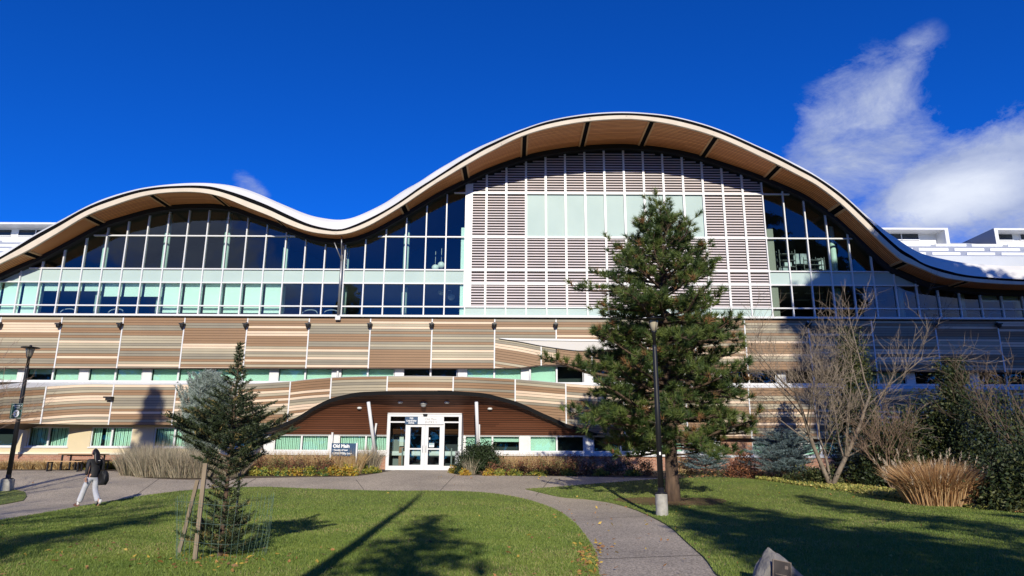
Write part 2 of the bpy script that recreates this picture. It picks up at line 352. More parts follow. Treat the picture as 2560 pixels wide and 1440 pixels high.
def densify(pts, step=0.35):
    out = []
    for i in range(len(pts)):
        a = pts[i]; b = pts[(i+1) % len(pts)]; n = max(1, int(math.dist(a, b)/step))
        for k in range(n): out.append((a[0]+(b[0]-a[0])*k/n, a[1]+(b[1]-a[1])*k/n))
    return out
def inside(p, poly):
    x, y = p; c = False; n = len(poly)
    for i in range(n):
        x1, y1 = poly[i]; x2, y2 = poly[i-1]
        if (y1 > y) != (y2 > y) and x < (x2-x1)*(y-y1)/(y2-y1)+x1: c = not c
    return c
def smooth_px(nodes, n=6):
    """Catmull-Rom through pixel nodes"""
    out = []
    for i in range(len(nodes)-1):
        p0 = nodes[max(0, i-1)]; p1 = nodes[i]; p2 = nodes[i+1]; p3 = nodes[min(len(nodes)-1, i+2)]
        for k in range(n):
            t = k/n
            out.append(tuple(0.5*((2*p1[c])+(-p0[c]+p2[c])*t+(2*p0[c]-5*p1[c]+4*p2[c]-p3[c])*t*t+(-p0[c]+3*p1[c]-3*p2[c]+p3[c])*t**3) for c in (0, 1)))
    out.append(nodes[-1]); return out
def edge(nodes): return [(p.x, p.y) for p in (G(*q) for q in smooth_px(nodes))]
def sheet(name, poly, dz, m, step=0.8, skirt=0.05):
    poly = densify(poly, 0.5); xs_ = [p[0] for p in poly]; ys_ = [p[1] for p in poly]
    pts = [Vector(p) for p in poly]; edges = [(i, (i+1) % len(poly)) for i in range(len(poly))]
    x = min(xs_)+step/2
    while x < max(xs_):
        y = min(ys_)+step/2
        while y < max(ys_):
            if inside((x, y), poly): pts.append(Vector((x+random.uniform(-.05, .05), y)))
            y += step if y > -2 else step*4
        x += step
    vv, ee, ff, _, _, _ = delaunay_2d_cdt(pts, edges, [], 1, 1e-4)
    b = MB(); b.v = [(v.x, v.y, gz(v.x, v.y)+dz) for v in vv]; b.f = [tuple(f) for f in ff]; b.m = [0]*len(b.f)
    n = len(b.v)
    for i in range(len(poly)):
        a = poly[i]; c = poly[(i+1) % len(poly)]; k = len(b.v)
        za = gz(*a); zc = gz(*c)
        b.v += [(a[0], a[1], za+dz), (c[0], c[1], zc+dz), (c[0], c[1], zc-skirt), (a[0], a[1], za-skirt)]; b.f.append((k, k+1, k+2, k+3)); b.m.append(0)
    o = b.build(name, m); tag(o, kind='structure'); return poly
Etop = edge([(0, 1304), (175, 1274), (350, 1243), (482, 1227), (638, 1219.5), (795, 1224.6), (951, 1229), (1107, 1229.5), (1204, 1233), (1301, 1247), (1379, 1272), (1418, 1295), (1445, 1319), (1468, 1350), (1490, 1388), (1496, 1440)])
Eright = edge([(1313, 1224), (1400, 1243.8), (1468, 1250), (1536, 1261), (1604, 1283), (1672, 1318.6), (1717, 1359), (1762, 1400), (1790, 1440)])
Ebed = edge([(1313, 1224), (1380, 1220), (1480, 1212), (1560, 1206), (1640, 1200), (1720, 1197), (1800, 1196), (1883, 1200), (1987, 1214.6), (2092, 1229), (2217, 1246), (2342, 1264.6), (2425, 1273), (2560, 1287.5), (2700, 1302)])
Epath = edge([(0, 1177), (93, 1177), (233, 1177), (303, 1181), (340, 1193), (467, 1200), (640, 1196), (757, 1194), (873, 1192), (932, 1186), (970, 1179)])
Epath2 = edge([(1128, 1179), (1157, 1188), (1379, 1191.5), (1640, 1196), (1700, 1197.5)])
# path: everything between the lawns
a0 = Etop[0]; e0 = Epath[0]
q = G(1700, 1197.5)
pathpoly = [(-40, -12), (6, -12), (6, 20), (q.x-0.3, q.y-0.8)] + Epath2[::-1] + [(Epath2[0][0], 36.2), (Epath[-1][0], 36.2)] + Epath[::-1] + [(-40, e0[1])]
PATHPOLY = sheet('path', pathpoly, 0.012, PATHM, 1.0)
lawn1 = [(-40, a0[1]-4.5)]+[(-26, a0[1]-3)]+Etop+[(Etop[-1][0], 4.0), (0.8, -12), (-40, -12)]
LAWN1 = sheet('lawn', lawn1, 0.035, LAWNM)
lawn2 = Ebed+[(40, Ebed[-1][1]-3), (40, -12), (4.3, -12), (Eright[-1][0], 6.0)]+Eright[::-1][:-1]
LAWN2 = sheet('lawn', lawn2, 0.035, LAWNM)
el = [(p.x, p.y) for p in (G(*q) for q in [(0, 1227), (40, 1227), (62, 1232), (66, 1243), (58, 1253), (0, 1264)])]
lawn3 = [(-40, el[0][1]-1.5)]+el+[(-40, el[-1][1]-3)]
LAWN3 = sheet('lawn', lawn3, 0.035, LAWNM)
# joint lines in the path
jb = MB()
for a, b in (((1135, 1192), (1100, 1228)), ((890, 1200), (910, 1226)), ((1380, 1195), (1340, 1240)), ((1470, 1300), (1630, 1290)), ((1490, 1400), (1760, 1390)), ((640, 1197), (600, 1220)), ((400, 1196), (330, 1245))):
    p, q = G(*a), G(*b); d = (q-p).normalized(); s = Vector((-d.y, d.x, 0))*0.012; n = 8
    for k in range(n):
        u = p+(q-p)*k/n; v = p+(q-p)*(k+1)/n
        for t in (u, v): t.z = gz(t.x, t.y)+0.0165
        jb.quad(u-s, v-s, v+s, u+s)
tag(jb.build('path_joints', mat('joint', (0.06, 0.055, 0.05), 0.9)), kind='structure')

# grass blades
GR = [mat('grass_a', (0.125, 0.205, 0.03), 0.6, (0.20, 0.265, 0.045), 0.7, 6, trans=0.3), mat('grass_b', (0.27, 0.33, 0.075), 0.65, trans=0.3), mat('grass_dry', (0.42, 0.36, 0.16), 0.7, trans=0.3)]
def grass(name, poly, n, ymin, ymax, xmin, xmax):
    pa = np.array(poly); out = []
    k = int(n*2.2)
    u = RNG.random(k); y = ymin*np.power(ymax/ymin, u)           # denser near the camera
    x = (RNG.random(k)*2-1)*(0.80*y+2)
    ok = (x > xmin) & (x < xmax); x = x[ok]; y = y[ok]
    c = np.zeros(len(x), bool)
    for i in range(len(pa)):
        x1, y1 = pa[i]; x2, y2 = pa[i-1]
        if y1 == y2: continue
        m = ((y1 > y) != (y2 > y)) & (x < (x2-x1)*(y-y1)/(y2-y1)+x1); c ^= m
    x = x[c][:n]; y = y[c][:n]
    t = np.clip((y-20.5)/13.5, 0, 1); z = 0.8*t*t*(3-2*t)+0.03
    base = np.stack([x, y, z], 1); d = RNG.normal(size=(len(x), 3))*0.45; d[:, 2] = 1; d = unit(d)
    L_ = 0.028+0.03*RNG.random(len(x)); wd = 0.006+0.0006*y
    T = needles(base, d, L_, wd); pt = np.sin(x*1.7+np.sin(y*1.3)*1.5)+np.sin(y*2.1+np.sin(x*.9)*2)+np.sin(x*.6-y*.5)+RNG.normal(size=len(x))*.5; r = RNG.random(len(x))+pt*.07; idx = np.where(r < 0.66, 0, np.where(r < 0.985, 1, 2)); L_ = L_*(1+.12*pt)
    o = tris(name, T, GR, idx=idx); return tag(o, 'short mown lawn grass', 'grass', kind='stuff')
grass('grass', LAWN1, 330000, 8.5, 28, -26, 6)
grass('grass', LAWN2, 260000, 8.5, 33, 0, 30)
grass('grass', LAWN3, 15000, 15, 30, -30, -10)
# fallen leaves
LV = [mat('leaf_yellow', (0.62, 0.42, 0.08), 0.6, trans=0.3), mat('leaf_orange', (0.36, 0.17, 0.06), 0.6), mat('leaf_brown', (0.22, 0.11, 0.05), 0.7)]
def litter(spots):
    c = []
    for (px, py, sx, sy, n) in spots:
        for _ in range(n):
            p = G(px+random.gauss(0, sx), min(1455, max(1183, py+random.gauss(0, sy)))); c.append((p.x, p.y, p.z+0.06))
    T = leaves(c, 0.042, 0.6); n = len(c); r = RNG.random(n); idx = np.where(r < .4, 0, np.where(r < .75, 1, 2)); idx = np.concatenate([idx, idx])
    tag(tris('fallen_leaves', T, LV, idx=idx), 'yellow and brown fallen leaves scattered on the lawn', 'leaves', kind='stuff')
litter([(700, 1350, 500, 60, 120), (1470, 1400, 22, 35, 150), (1500, 1290, 120, 25, 40), (2000, 1360, 400, 60, 70), (540, 1410, 110, 14, 110), (250, 1390, 150, 30, 60), (1150, 1310, 200, 60, 30), (2150, 1225, 120, 12, 60), (1300, 1195, 200, 3, 60)])
# ------------------------------------------------------------------ the building
B = empty('campus_building', (0, 0, 0), 'long campus building with wave-shaped roof, curtain wall and striped wood-tone cladding', 'building')
YW = 36.5; YU = 36.3; YB = 36.72; YG = 36.86
TBn = [(-120, 722), (0, 660), (67, 627.6), (134, 588), (215, 539), (268.7, 517.4), (336, 494.6), (386, 483.8), (436.7, 479.5), (504, 481.5), (554, 492), (621.4, 519), (672, 538.5), (722, 561), (772.6, 577.9), (823, 585.3), (853, 585.3), (882, 579.4), (923, 562.8), (965, 539), (1007, 512.8), (1048, 485), (1090, 457), (1132, 431), (1173, 407), (1215, 383.6), (1300, 341.7), (1367, 320.8), (1450, 305), (1533, 297.5), (1600, 298), (1683, 310), (1767, 332), (1850, 364), (1933, 403.8), (2000, 438), (2045, 463), (2104, 509), (2154, 556.7), (2201, 603), (2252, 648), (2283, 662), (2309, 673), (2356, 691.7), (2414, 701.4), (2492, 708), (2560, 711), (2680, 712)]
KTn = [(-120, 705), (0, 641.7), (84, 589.6), (148, 554.4), (208, 520.8), (268.7, 495.6), (336, 475.4), (386, 467), (436.7, 463.7), (520.7, 465.3), (571, 477), (621.4, 493.9), (672, 514), (722, 537.6), (772.6, 559.4), (823, 571), (853, 571.8), (882, 562.8), (923, 544.7), (965, 522.5), (1007, 496), (1048, 467), (1090, 440.5), (1132, 412.8), (1173, 387.8), (1215, 364), (1300, 326.7), (1367, 304), (1450, 288.7), (1533, 281.7), (1600, 282.5), (1683, 291), (1767, 312.5), (1850, 344), (1933, 382), (2000, 417), (2045, 442), (2104, 483.8), (2154, 529.5), (2201, 576), (2252, 621), (2283, 640), (2309, 656.7), (2356, 672), (2414, 686), (2492, 693.6), (2560, 697.5), (2680, 700)]
WTn = [(-120, 690), (0, 629), (50, 606), (87, 584), (134, 558), (215, 514), (268.7, 491), (336, 471.5), (386, 463), (437, 457.8), (470, 456), (537.5, 458), (588, 465), (638, 480.5), (705, 509), (772.6, 535.9), (823, 546), (853, 547.5), (882, 542), (923, 525), (965, 503), (1007, 475), (1048, 451.7), (1090, 424), (1132, 399), (1173, 376.7), (1215, 357), (1300, 324), (1367, 302.3), (1450, 286.5), (1533, 279.5), (1600, 280), (1683, 289), (1767, 310), (1850, 341), (1933, 378.8), (2000, 412), (2045, 438.5), (2104, 480), (2154, 525), (2201, 564.5), (2252, 601), (2283, 621), (2309, 633), (2356, 645), (2414, 655.5), (2492, 661.5), (2560, 663.5), (2680, 664)]

SJn = [(-120, 714), (0, 681), (54, 664), (107.5, 642), (161, 620), (215, 597), (268.7, 575), (322.5, 555), (373, 537), (423, 525.5), (470, 521.5), (520.7, 521), (571, 526.5), (621.4, 540), (672, 553), (719, 569), (766, 586), (816, 599), (853, 604), (885, 600), (923, 588), (970, 560), (1015, 534), (1090, 493), (1165, 459), (1200, 441), (1300, 407), (1400, 387.5), (1467, 378), (1533, 376), (1600, 378.5), (1683, 390), (1767, 409), (1850, 434), (1933, 466), (2000, 494), (2065, 538), (2121, 577), (2174, 610), (2232, 652), (2287, 675), (2346, 694), (2396, 706), (2492, 713), (2560, 716), (2680, 718)]
KN = Curve([(-120, .03), (0, .034), (134, .042), (268, .052), (437, .063), (570, .055), (700, .042), (853, .035), (965, .038), (1090, .050), (1132, .057), (1215, .067), (1300, .083), (1450, .094), (1600, .095), (1767, .083), (1850, .075), (1933, .063), (2045, .052), (2154, .043), (2252, .042), (2400, .045), (2560, .05), (2700, .05)])
YFpx = lambda px: YW*(1-KN(px))
TB = wcurve(TBn, YFpx); KT = wcurve(KTn, YFpx); WT = wcurve([(a, b+1.2) for a, b in WTn], lambda p: YFpx(p)+.55); SJ = lambda x: TB(x)+.03
_yf = Curve([(P(px, 560, YFpx(px)).x, YFpx(px)) for px in range(-120, 2701, 30)]); YF = lambda x: _yf(x)
TT = lambda X: TB(X)+(KT(X)-TB(X))*0.56
XL, XR = -34.0, 34.0
def frange(a, b, s):
    n = max(1, int(round((b-a)/s))); return [a+(b-a)*i/n for i in range(n+1)]
def strip(mb, xs_, fa, fb, m=0, rev=False):
    """quads between two edge functions X -> (x,y,z)"""
    for a, b in zip(xs_[:-1], xs_[1:]):
        q = (fa(a), fa(b), fb(b), fb(a)); mb.quad(*(q if not rev else q[::-1]), m=m)
XS = frange(XL, XR, 0.25)
rb = MB()
strip(rb, XS, lambda x: (x, YF(x)+.06, KT(x)+.0), lambda x: (x, YF(x)+.35, KT(x)*0.35+WT(x)*0.65+.02))
strip(rb, XS, lambda x: (x, YF(x)+.35, KT(x)*0.35+WT(x)*0.65+.02), lambda x: (x, YF(x)+0.6, WT(x)))
strip(rb, XS, lambda x: (x, YF(x)+.6, WT(x)), lambda x: (x, YF(x)+9, WT(x)+0.3))
strip(rb, XS, lambda x: (x, YF(x)+9, WT(x)+.3), lambda x: (x, 52, WT(x)-0.4))
roof = rb.build('roof', MEMB, B, smooth=True)
fb = MB()
strip(fb, XS, lambda x: (x, YF(x), TB(x)), lambda x: (x, YF(x), TT(x)))
strip(fb, XS, lambda x: (x, YF(x), TT(x)), lambda x: (x, YF(x)+.12, TT(x)+.01))
strip(fb, XS, lambda x: (x, YF(x), TB(x)), lambda x: (x, YF(x)+.12, TB(x)), rev=True)
fo = fb.build('fascia', FASC, roof)
kb = MB()
strip(kb, XS, lambda x: (x, YF(x)+.05, TT(x)-.03), lambda x: (x, YF(x)+.05, KT(x)))
kb.build('gutter_edge', MATTE, roof)
# soffit: boards from the fascia back to the wall, dark joints between three-bay fields
sb = MB(); NSF = 10
def soffz(x, t):
    return TB(x)+0.015+(SJ(x)+.03-TB(x))*t
for k in range(NSF):
    t0, t1 = k/NSF, (k+1)/NSF
    strip(sb, XS, lambda x: (x, YF(x)+.1+(YW-YF(x))*t0, soffz(x, t0)), lambda x: (x, YF(x)+.1+(YW-YF(x))*t1, soffz(x, t1)))
q = MB(); strip(q, XS, lambda x: (x, YW+.1, soffz(x, 1)), lambda x: (x, 44, soffz(x, 1))); q.build('inner_ceiling', mat('inner_ceiling', (0.06, 0.05, 0.045), .9), B)
soff = sb.build('soffit', SOFF, B, smooth=True)
for px, py in [(62, 630), (215, 539), (376, 486), (533, 487), (693, 548), (1007, 512), (1160, 412), (1312, 338), (1470, 302), (1631, 302), (1791, 339), (1950, 412), (2108.5, 513), (2265, 655), (2420, 702)]:
    x0 = XZ(px, py, YFpx(px))[0]
    for (a, b, mm, dz, nm) in ((-.20, -.115, SOFFEDGE, -.03, 'joint_trim'), (.115, .20, SOFFEDGE, -.03, 'joint_trim'), (-.112, .112, MATTE, -.012, 'soffit_joint')):
        q = MB()
        for k in range(NSF):
            t0, t1 = k/NSF, (k+1)/NSF
            lo = []
            for (x, t) in ((x0+a, t0), (x0+b, t0), (x0+b, t1), (x0+a, t1)): lo.append((x, YF(x)+.12+(YW-YF(x)-.1)*t, soffz(x, t)+dz-.02))
            q.hexa(lo+[(p[0], p[1], p[2]+.05) for p in lo])
        q.build(nm, mm, soff)
# dark steel edge where soffit meets the glazing
eb = MB()
strip(eb, XS, lambda x: (x, YW-.30, SJ(x)-.22), lambda x: (x, YW-.30, SJ(x)+.1))
strip(eb, XS, lambda x: (x, YW-.02, SJ(x)-.26), lambda x: (x, YW-.30, SJ(x)-.22))
eb.build('steel_edge_beam', DARK, B)
# ---- curtain wall grid
mpx = [853-51.15*k for k in range(0, 24)][::-1]+[853+51.35*k for k in range(1, 22)]+[1932+52.5*k for k in range(1, 16)]
MX = [XZ(p, 788, YW)[0] for p in mpx]
zr = [XZ(1280, y, YW)[1] for y in (790, 768, 710, 676, 593.5, 483.5)]
ZT = 30.0
levels = zr+[ZT]
def top(x): return SJ(x)-0.24
def bay_poly(mb, x0, x1, z0, z1, y, thick=None, m=0):
    """panel clipped by the roof line"""
    n = 5; xs_ = [x0+(x1-x0)*i/n for i in range(n+1)]
    up = [(x, min(z1, top(x))) for x in xs_]
    if max(u[1] for u in up) <= z0+.02: return False
    for (a, za), (b, zb) in zip(up[:-1], up[1:]):
        if max(za, zb) <= z0: continue
        mb.quad((a, y, z0), (b, y, z0), (b, y, max(zb, z0)), (a, y, max(za, z0)), m)
    return True
XA = XZ(1163, 788, YW)[0]; XBr = XZ(1935, 788, YW)[0]      # louvred field
XC0 = XZ(1313, 700, YW)[0]; XC1 = XZ(1760, 600, YW)[0]
XC1 = min(MX, key=lambda v: abs(v-(XC0+9*(MX[30]-MX[29])))); XC0 = min(MX, key=lambda v: abs(v-XC0))
nblade = 0
def louvre(x0, x1, z0, z1):
    b = MB(); ok = bay_poly(b, x0, x1, z0, z1, YW+.10, m=1)
    if not ok: return
    z = z0+.06
    while z < min(z1, ZT)-.05:
        a, c = x0+.05, x1-.05
        if top(a) < z+.12 or top(c) < z+.12:
            n = 24; good = [a+(c-a)*i/n for i in range(n+1) if top(a+(c-a)*i/n) > z+.12]
            if len(good) < 2: z += .155; continue
            a, c = good[0], good[-1]
        # tilted blade: front face leans down and out
        b.hexa([(a, YW-.03, z), (c, YW-.03, z), (c, YW-.018, z), (a, YW-.018, z), (a, YW+.005, z+.085), (c, YW+.005, z+.085), (c, YW+.05, z+.098), (a, YW+.05, z+.098)], 0)
        z += .155
    b.build('louvre_panel', [LOUV, BACK], B)
BL = {}
for i in range(len(MX)-1):
    x0, x1 = MX[i], MX[i+1]; xm = (x0+x1)/2
    if x1 < -31.5 or x0 > 31: continue
    lv = XA-.2 < x0 and x1 < XBr+.25
    if lv:
        b = MB(); bay_poly(b, x0, x1, levels[0], levels[1], YW+.03); b.build('spandrel_panel', MINT, B)
        for r in (1, 2, 3): louvre(x0, x1, levels[r], levels[r+1])
        if XC0-.1 < xm < XC1+.1:
            b = MB(); bay_poly(b, x0, x1, levels[4], levels[5], YW+.03); b.build('opal_glass_panel', MINT, B)
        else: louvre(x0, x1, levels[4], levels[5])
        louvre(x0, x1, levels[5], levels[6])
    else:
        b = MB(); bay_poly(b, x0, x1, levels[2], levels[3], YW+.03)
        if b.f: b.build('spandrel_panel', MINT, B)
        b = MB(); bay_poly(b, x0, x1, levels[0], levels[2], YW+.03)
        wn = b.build('lower_window', GLASS, B)
        b = MB()
        if bay_poly(b, x0, x1, levels[3], levels[6], YW+.03): b.build('upper_window', GLASS, B)
        # roller blinds
        h = None
        pxm = 1280+FPX*xm/(YW*math.cos(TH)+1.9)
        if pxm < 95: h = 2.0
        elif pxm < 242: h = 0.42
        elif pxm < 397: h = 0.72
        elif pxm < 702: h = 1.62
        elif 2440 < pxm < 2600: h = 0.8
        if h:
            b = MB(); zt_ = levels[2]-.02
            b.quad((x0+.11, YW+.28, zt_-h), (x1-.02, YW+.28, zt_-h), (x1-.02, YW+.28, zt_), (x0+.11, YW+.28, zt_)); b.build('roller_blind', BLIND, wn)
fr = MB()
for x in MX:
    if abs(x) > 33: continue
    t = top(x)+.1
    if t <= zr[0]: continue
    fr.box(x-.033, x+.033, YW-.07, YW+.08, zr[0]-.02, t)
for k, z in enumerate(zr[1:]):
    xs_ = frange(-33, 33, .3); run = None
    for x in xs_+[99]:
        ok = x < 90 and top(x) > z+.03
        if k == 4: ok = ok and True
        if ok and run is None: run = x
        if not ok and run is not None:
            if x-run > .5: fr.box(run, min(x, 33)-.15, YW-.062, YW+.075, z-.035, z+.035)
            run = None
fr.build('mullion_grid', WHITE2, B)
db = MB()
for x in MX:
    if XA+.1 < x < XBr-.1: db.box(x-.06, x+.06, YW-.085, YW-.0705, zr[1]+.0, top(x)+.05)
for z in zr[2:]:
    db.box(XA, XBr, YW-.084, YW-.0635, z-.06, z+.06)
db.box(XA-.12, XA+.3, YW-.08, YW+.07, zr[1], top(XA)+.0)
db.build('louvre_frame', WHITE2, B)
zs = zr[0]
sbx = MB(); sbx.box(-33.5, 33.5, YW-.30, YW+.1, zs-.13, zs-.022); sbx.build('sill_ledge', WHITE2, B)
# ---- interior behind the glazing
ib = MB()
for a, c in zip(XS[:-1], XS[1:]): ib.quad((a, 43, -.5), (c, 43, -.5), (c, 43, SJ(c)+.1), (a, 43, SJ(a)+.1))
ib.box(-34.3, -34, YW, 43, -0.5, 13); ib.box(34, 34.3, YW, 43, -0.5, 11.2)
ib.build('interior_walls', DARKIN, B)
ib = MB()
ib.box(-34, 34, YW+.12, 43, zr[2]-.02, zr[3]+.02); ib.box(-34, 34, YW+.12, 43, zs-.6, zs-.05)
ib.box(-34, 34, YW+.5, 43, 4.9, 5.15); ib.box(-34, 34, YW+.5, 43, 0.5, 0.6)
ib.build('floor_slabs', CEIL, B)
PINK = mat('interior_room_wall', (0.30, 0.29, 0.26), 0.9)
for a, b_ in ((1150, 1172), (1925, 1940)):
    x = XZ(a, 700, YW)[0]; q = MB(); q.box(x, x+.45, YW+.12, 43, zs, 14); q.build('partition_wall', BLIND if a < 1500 else PINK, B)
colmb = None
colm = mat('interior_column', (0.62, 0.78, 0.72), 0.5)
for px in (100, 247, 400, 553, 706, 860, 1011, 2095, 2250, 2402, 2540):
    x = XZ(px, 740, YW+.75)[0]; q = MB(); q.tube([(x, YW+.75, zs), (x, YW+.75, SJ(x)-.1)], .16, 12); q.build('column', colm, B, smooth=True)
# room furniture glimpsed: globe lamps, shelving, ceiling light panels
GLOBE = mat('globe_lamp_glass', (0.75, 0.8, 0.78), 0.4)
for px, py in ((1103, 663), (1088, 670), (1124, 718), (1128, 742), (1104, 729)):
    p = P(px, py, 38.0); q = MB(); r = .21
    q.lathe([(r*math.sin(math.pi*i/8)+.001, p.z-r*math.cos(math.pi*i/8)) for i in range(9)], 14, p.x, p.y); q.tube([(p.x, p.y, p.z+r), (p.x, p.y, p.z+r+.8)], .012, 5)
    q.build('globe_lamp', GLOBE, B, smooth=True)
q = MB()
for k in range(-1, 5):
    for j in range(2): 
        x = XZ(1970+k*65, 740, 38.2)[0]; q.box(x-.5, x+.5, 38+j*1.8, 38.3+j*1.8, zr[2]-.08, zr[2]-.05)
q.build('ceiling_light_panels', mat('light_panel', (0.8, 0.8, 0.75), 0.6), B)
SH = mat('shelf_metal', (0.10, 0.11, 0.12), 0.5); CR = mat('storage_boxes', (0.55, 0.62, 0.66), 0.7, (0.2, 0.22, 0.26), 3)
q = MB(); z3 = zr[3]+.02
for (px, w_, hh, yy) in ((1950, .9, 1.5, 37.3), (2010, 1.0, 1.1, 37.5), (2040, .5, 1.3, 37.9)):
    x = XZ(px, 660, yy)[0]
    for a in (0, w_):
        for b_ in (0, .4): q.box(x+a-.02, x+a+.02, yy+b_-.02, yy+b_+.02, z3, z3+hh)
    for s_ in range(4): q.box(x-.02, x+w_+.02, yy-.02, yy+.42, z3+.1+s_*hh/4, z3+.13+s_*hh/4)
q.build('storage_rack', SH, B)
q = MB()
for (px, z_, w_, h_, yy) in ((1947, .13, .5, .3, 37.3), (1962, .5, .4, .25, 37.3), (1986, .72, .75, .6, 37.5), (2000, .1, .6, .22, 37.5), (2042, .35, .4, .8, 37.9), (2060, .05, .3, .35, 37.6)):
    x = XZ(px, 660, yy)[0]; q.box(x, x+w_, yy+.02, yy+.38, z3+z_, z3+z_+h_)
q.build('storage_boxes', CR, B)
# furniture at the sill of the lower floor (chair backs)
CH = mat('chair_shell', (0.30, 0.34, 0.42), 0.5)
for px in [170, 290, 480, 530, 583, 640, 690, 775, 828, 2330, 2380, 2430, 2490]:
    x = XZ(px, 775, 37.2)[0]; q = MB(); pts = []
    for k in range(13):
        t = math.pi*k/12; pts.append((x-.42*math.cos(t), 37.2+.12*math.sin(t), zs+.12+.34*math.sin(t)**.6))
    q.tube(pts, .03, 6); q.build('chair_back', CH, B)

# ---- upper cladding band
JP = [3-155.5*2, 3-155.5, 3, 155.6, 309, 463, 620, 774, 927, 1081, 1237, 1390, 1545, 1703, 1860, 2018.7, 2177, 2335, 2491, 2650, 2806]
JX = [XZ(p, 797, YU)[0] for p in JP]
ZU1 = XZ(1280, 798.5, YU)[1]; ZU0 = XZ(1280, 921.5, YU)[1]
HB = 0.1395; BT = ZU1
def prng(i, k): return random.Random(i*977+k*31+5).random()
def board_col(i, k):
    r = prng(i, k); return 0 if r < .42 else 1 if r < .64 else 2 if r < .82 else 3
# lens-shaped slit right of the entrance: where the lower part of the band swings back
sl_top = wcurve([(1247, 845.5), (1450, 848), (1600, 850), (1760, 851), (1900, 852)], YU)
sl_bot = wcurve([(1247, 846), (1300, 854), (1352, 864), (1420, 874), (1450, 876.5), (1520, 874), (1600, 868), (1700, 860), (1790, 853), (1900, 852.5)], YU)
xs0, xs1 = XZ(1247, 846, YU)[0], XZ(1795, 852, YU)[0]
ubot = wcurve([(-400, 920), (1237, 921), (1300, 920), (1352, 914), (1450, 911), (1560, 911), (1700, 917), (1860, 925), (2100, 927), (2700, 932)], YU)
ubot0 = lambda X: ubot(X)
def cladding(i, x0, x1, ztop, zbot, Y, seedrow=0, offs=0.0, name='cladding_panel'):
    """boards follow the top edge; each is a quad strip standing proud of a dark backing"""
    b = MB(); n = max(2, int((x1-x0)/.35)); xs_ = [x0+.035+(x1-x0-.07)*j/n for j in range(n+1)]
    yf = Y if callable(Y) else (lambda x: Y)
    for a, c in zip(xs_[:-1], xs_[1:]):
        b.quad((a, yf(a)+.03, zbot(a)+.004), (c, yf(c)+.03, zbot(c)+.004), (c, yf(c)+.03, ztop(c)-.004), (a, yf(a)+.03, ztop(a)-.004), 4)
        k = 0
        while k < 40:
            ta, tc_ = ztop(a)-offs-k*HB, ztop(c)-offs-k*HB
            if ta <= zbot(a)+.01 and tc_ <= zbot(c)+.01: break
            ba, bc = max(ta-HB+.017, zbot(a)), max(tc_-HB+.017, zbot(c))
            ta, tc_ = max(ta, ba), max(tc_, bc)
            b.quad((a, yf(a), ba), (c, yf(c), bc), (c, yf(c), tc_), (a, yf(a), ta), board_col(i, k+seedrow))
            k += 1
    return b.build(name, CLAD, B)
for i in range(len(JX)-1):
    x0, x1 = JX[i], JX[i+1]
    if x1 < -31 or x0 > 31: continue
    if x1 < xs0+.3 or x0 > xs1:
        cladding(i, x0, x1, lambda x: ZU1, ubot0, YU)
    else:
        cladding(i, x0, x1, lambda x: ZU1, lambda x: sl_top(x) if xs0 < x < xs1 else (sl_top(xs0)), YU)
        cladding(i, x0, x1, lambda x: sl_bot(x), ubot0, YU, 9)
q = MB(); xs_ = frange(xs0, xs1, .25)
strip(q, xs_, lambda x: (x, YU-.012, sl_bot(x)), lambda x: (x, YU+.02, max(sl_top(x)-.10, sl_bot(x)+.001)), 0)
strip(q, xs_, lambda x: (x, YU-.03, max(sl_top(x)-.10, sl_bot(x)+.001)), lambda x: (x, YU-.03, sl_top(x)), 1)
strip(q, xs_, lambda x: (x, YU-.025, sl_bot(x)-.05), lambda x: (x, YU-.025, sl_bot(x)), 2)
q.build('ledge_flashing', [mat('ledge_grey', (0.55, 0.52, 0.49), 0.6), WHITE2, DARK], B)
q = MB()
for x in JX:
    if abs(x) > 32: continue
    if xs0 < x < xs1: q.box(x-.033, x+.033, YU-.02, YU+.03, sl_top(x), ZU1)
    else: q.box(x-.033, x+.033, YU-.02, YU+.03, ubot0(x), ZU1)
    q.build('joint_strip', WHITE2, B); q = MB()
for px in (1353, 1480, 1620, 1740):
    x = XZ(px, 890, YU)[0]; q = MB(); q.box(x-.033, x+.033, YU-.02, YU+.03, ubot0(x), sl_bot(x)-.05); q.build('joint_strip', WHITE2, B)
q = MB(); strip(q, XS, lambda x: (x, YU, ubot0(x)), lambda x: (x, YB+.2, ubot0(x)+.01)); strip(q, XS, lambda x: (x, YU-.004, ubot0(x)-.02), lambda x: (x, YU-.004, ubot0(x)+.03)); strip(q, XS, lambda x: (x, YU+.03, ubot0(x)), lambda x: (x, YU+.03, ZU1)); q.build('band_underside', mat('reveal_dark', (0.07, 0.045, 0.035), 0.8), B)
# wall lights on the joints
def wall_light(px, py, Y, idx, lower=False):
    p = P(px, py, Y); o = empty('wall_light', p, None, None)
    return p
WLAB = []
for k, px in enumerate([3, 151, 304, 459, 617, 772, 926, 1080, 1236, 1389, 2018, 2335, 2492]):
    p = P(px, 812, YU)
    q = MB(); q.box(-.13, .13, -.30, -.03, -.02, .05); q.lathe([(.11, -.02), (.125, -.07), (.10, -.16), (.05, -.20)], 14, 0, -.16); q.box(-.05, .05, -.06, -.02, -.03, .14)
    o = q.build('wall_light', BLACK, B, loc=p)
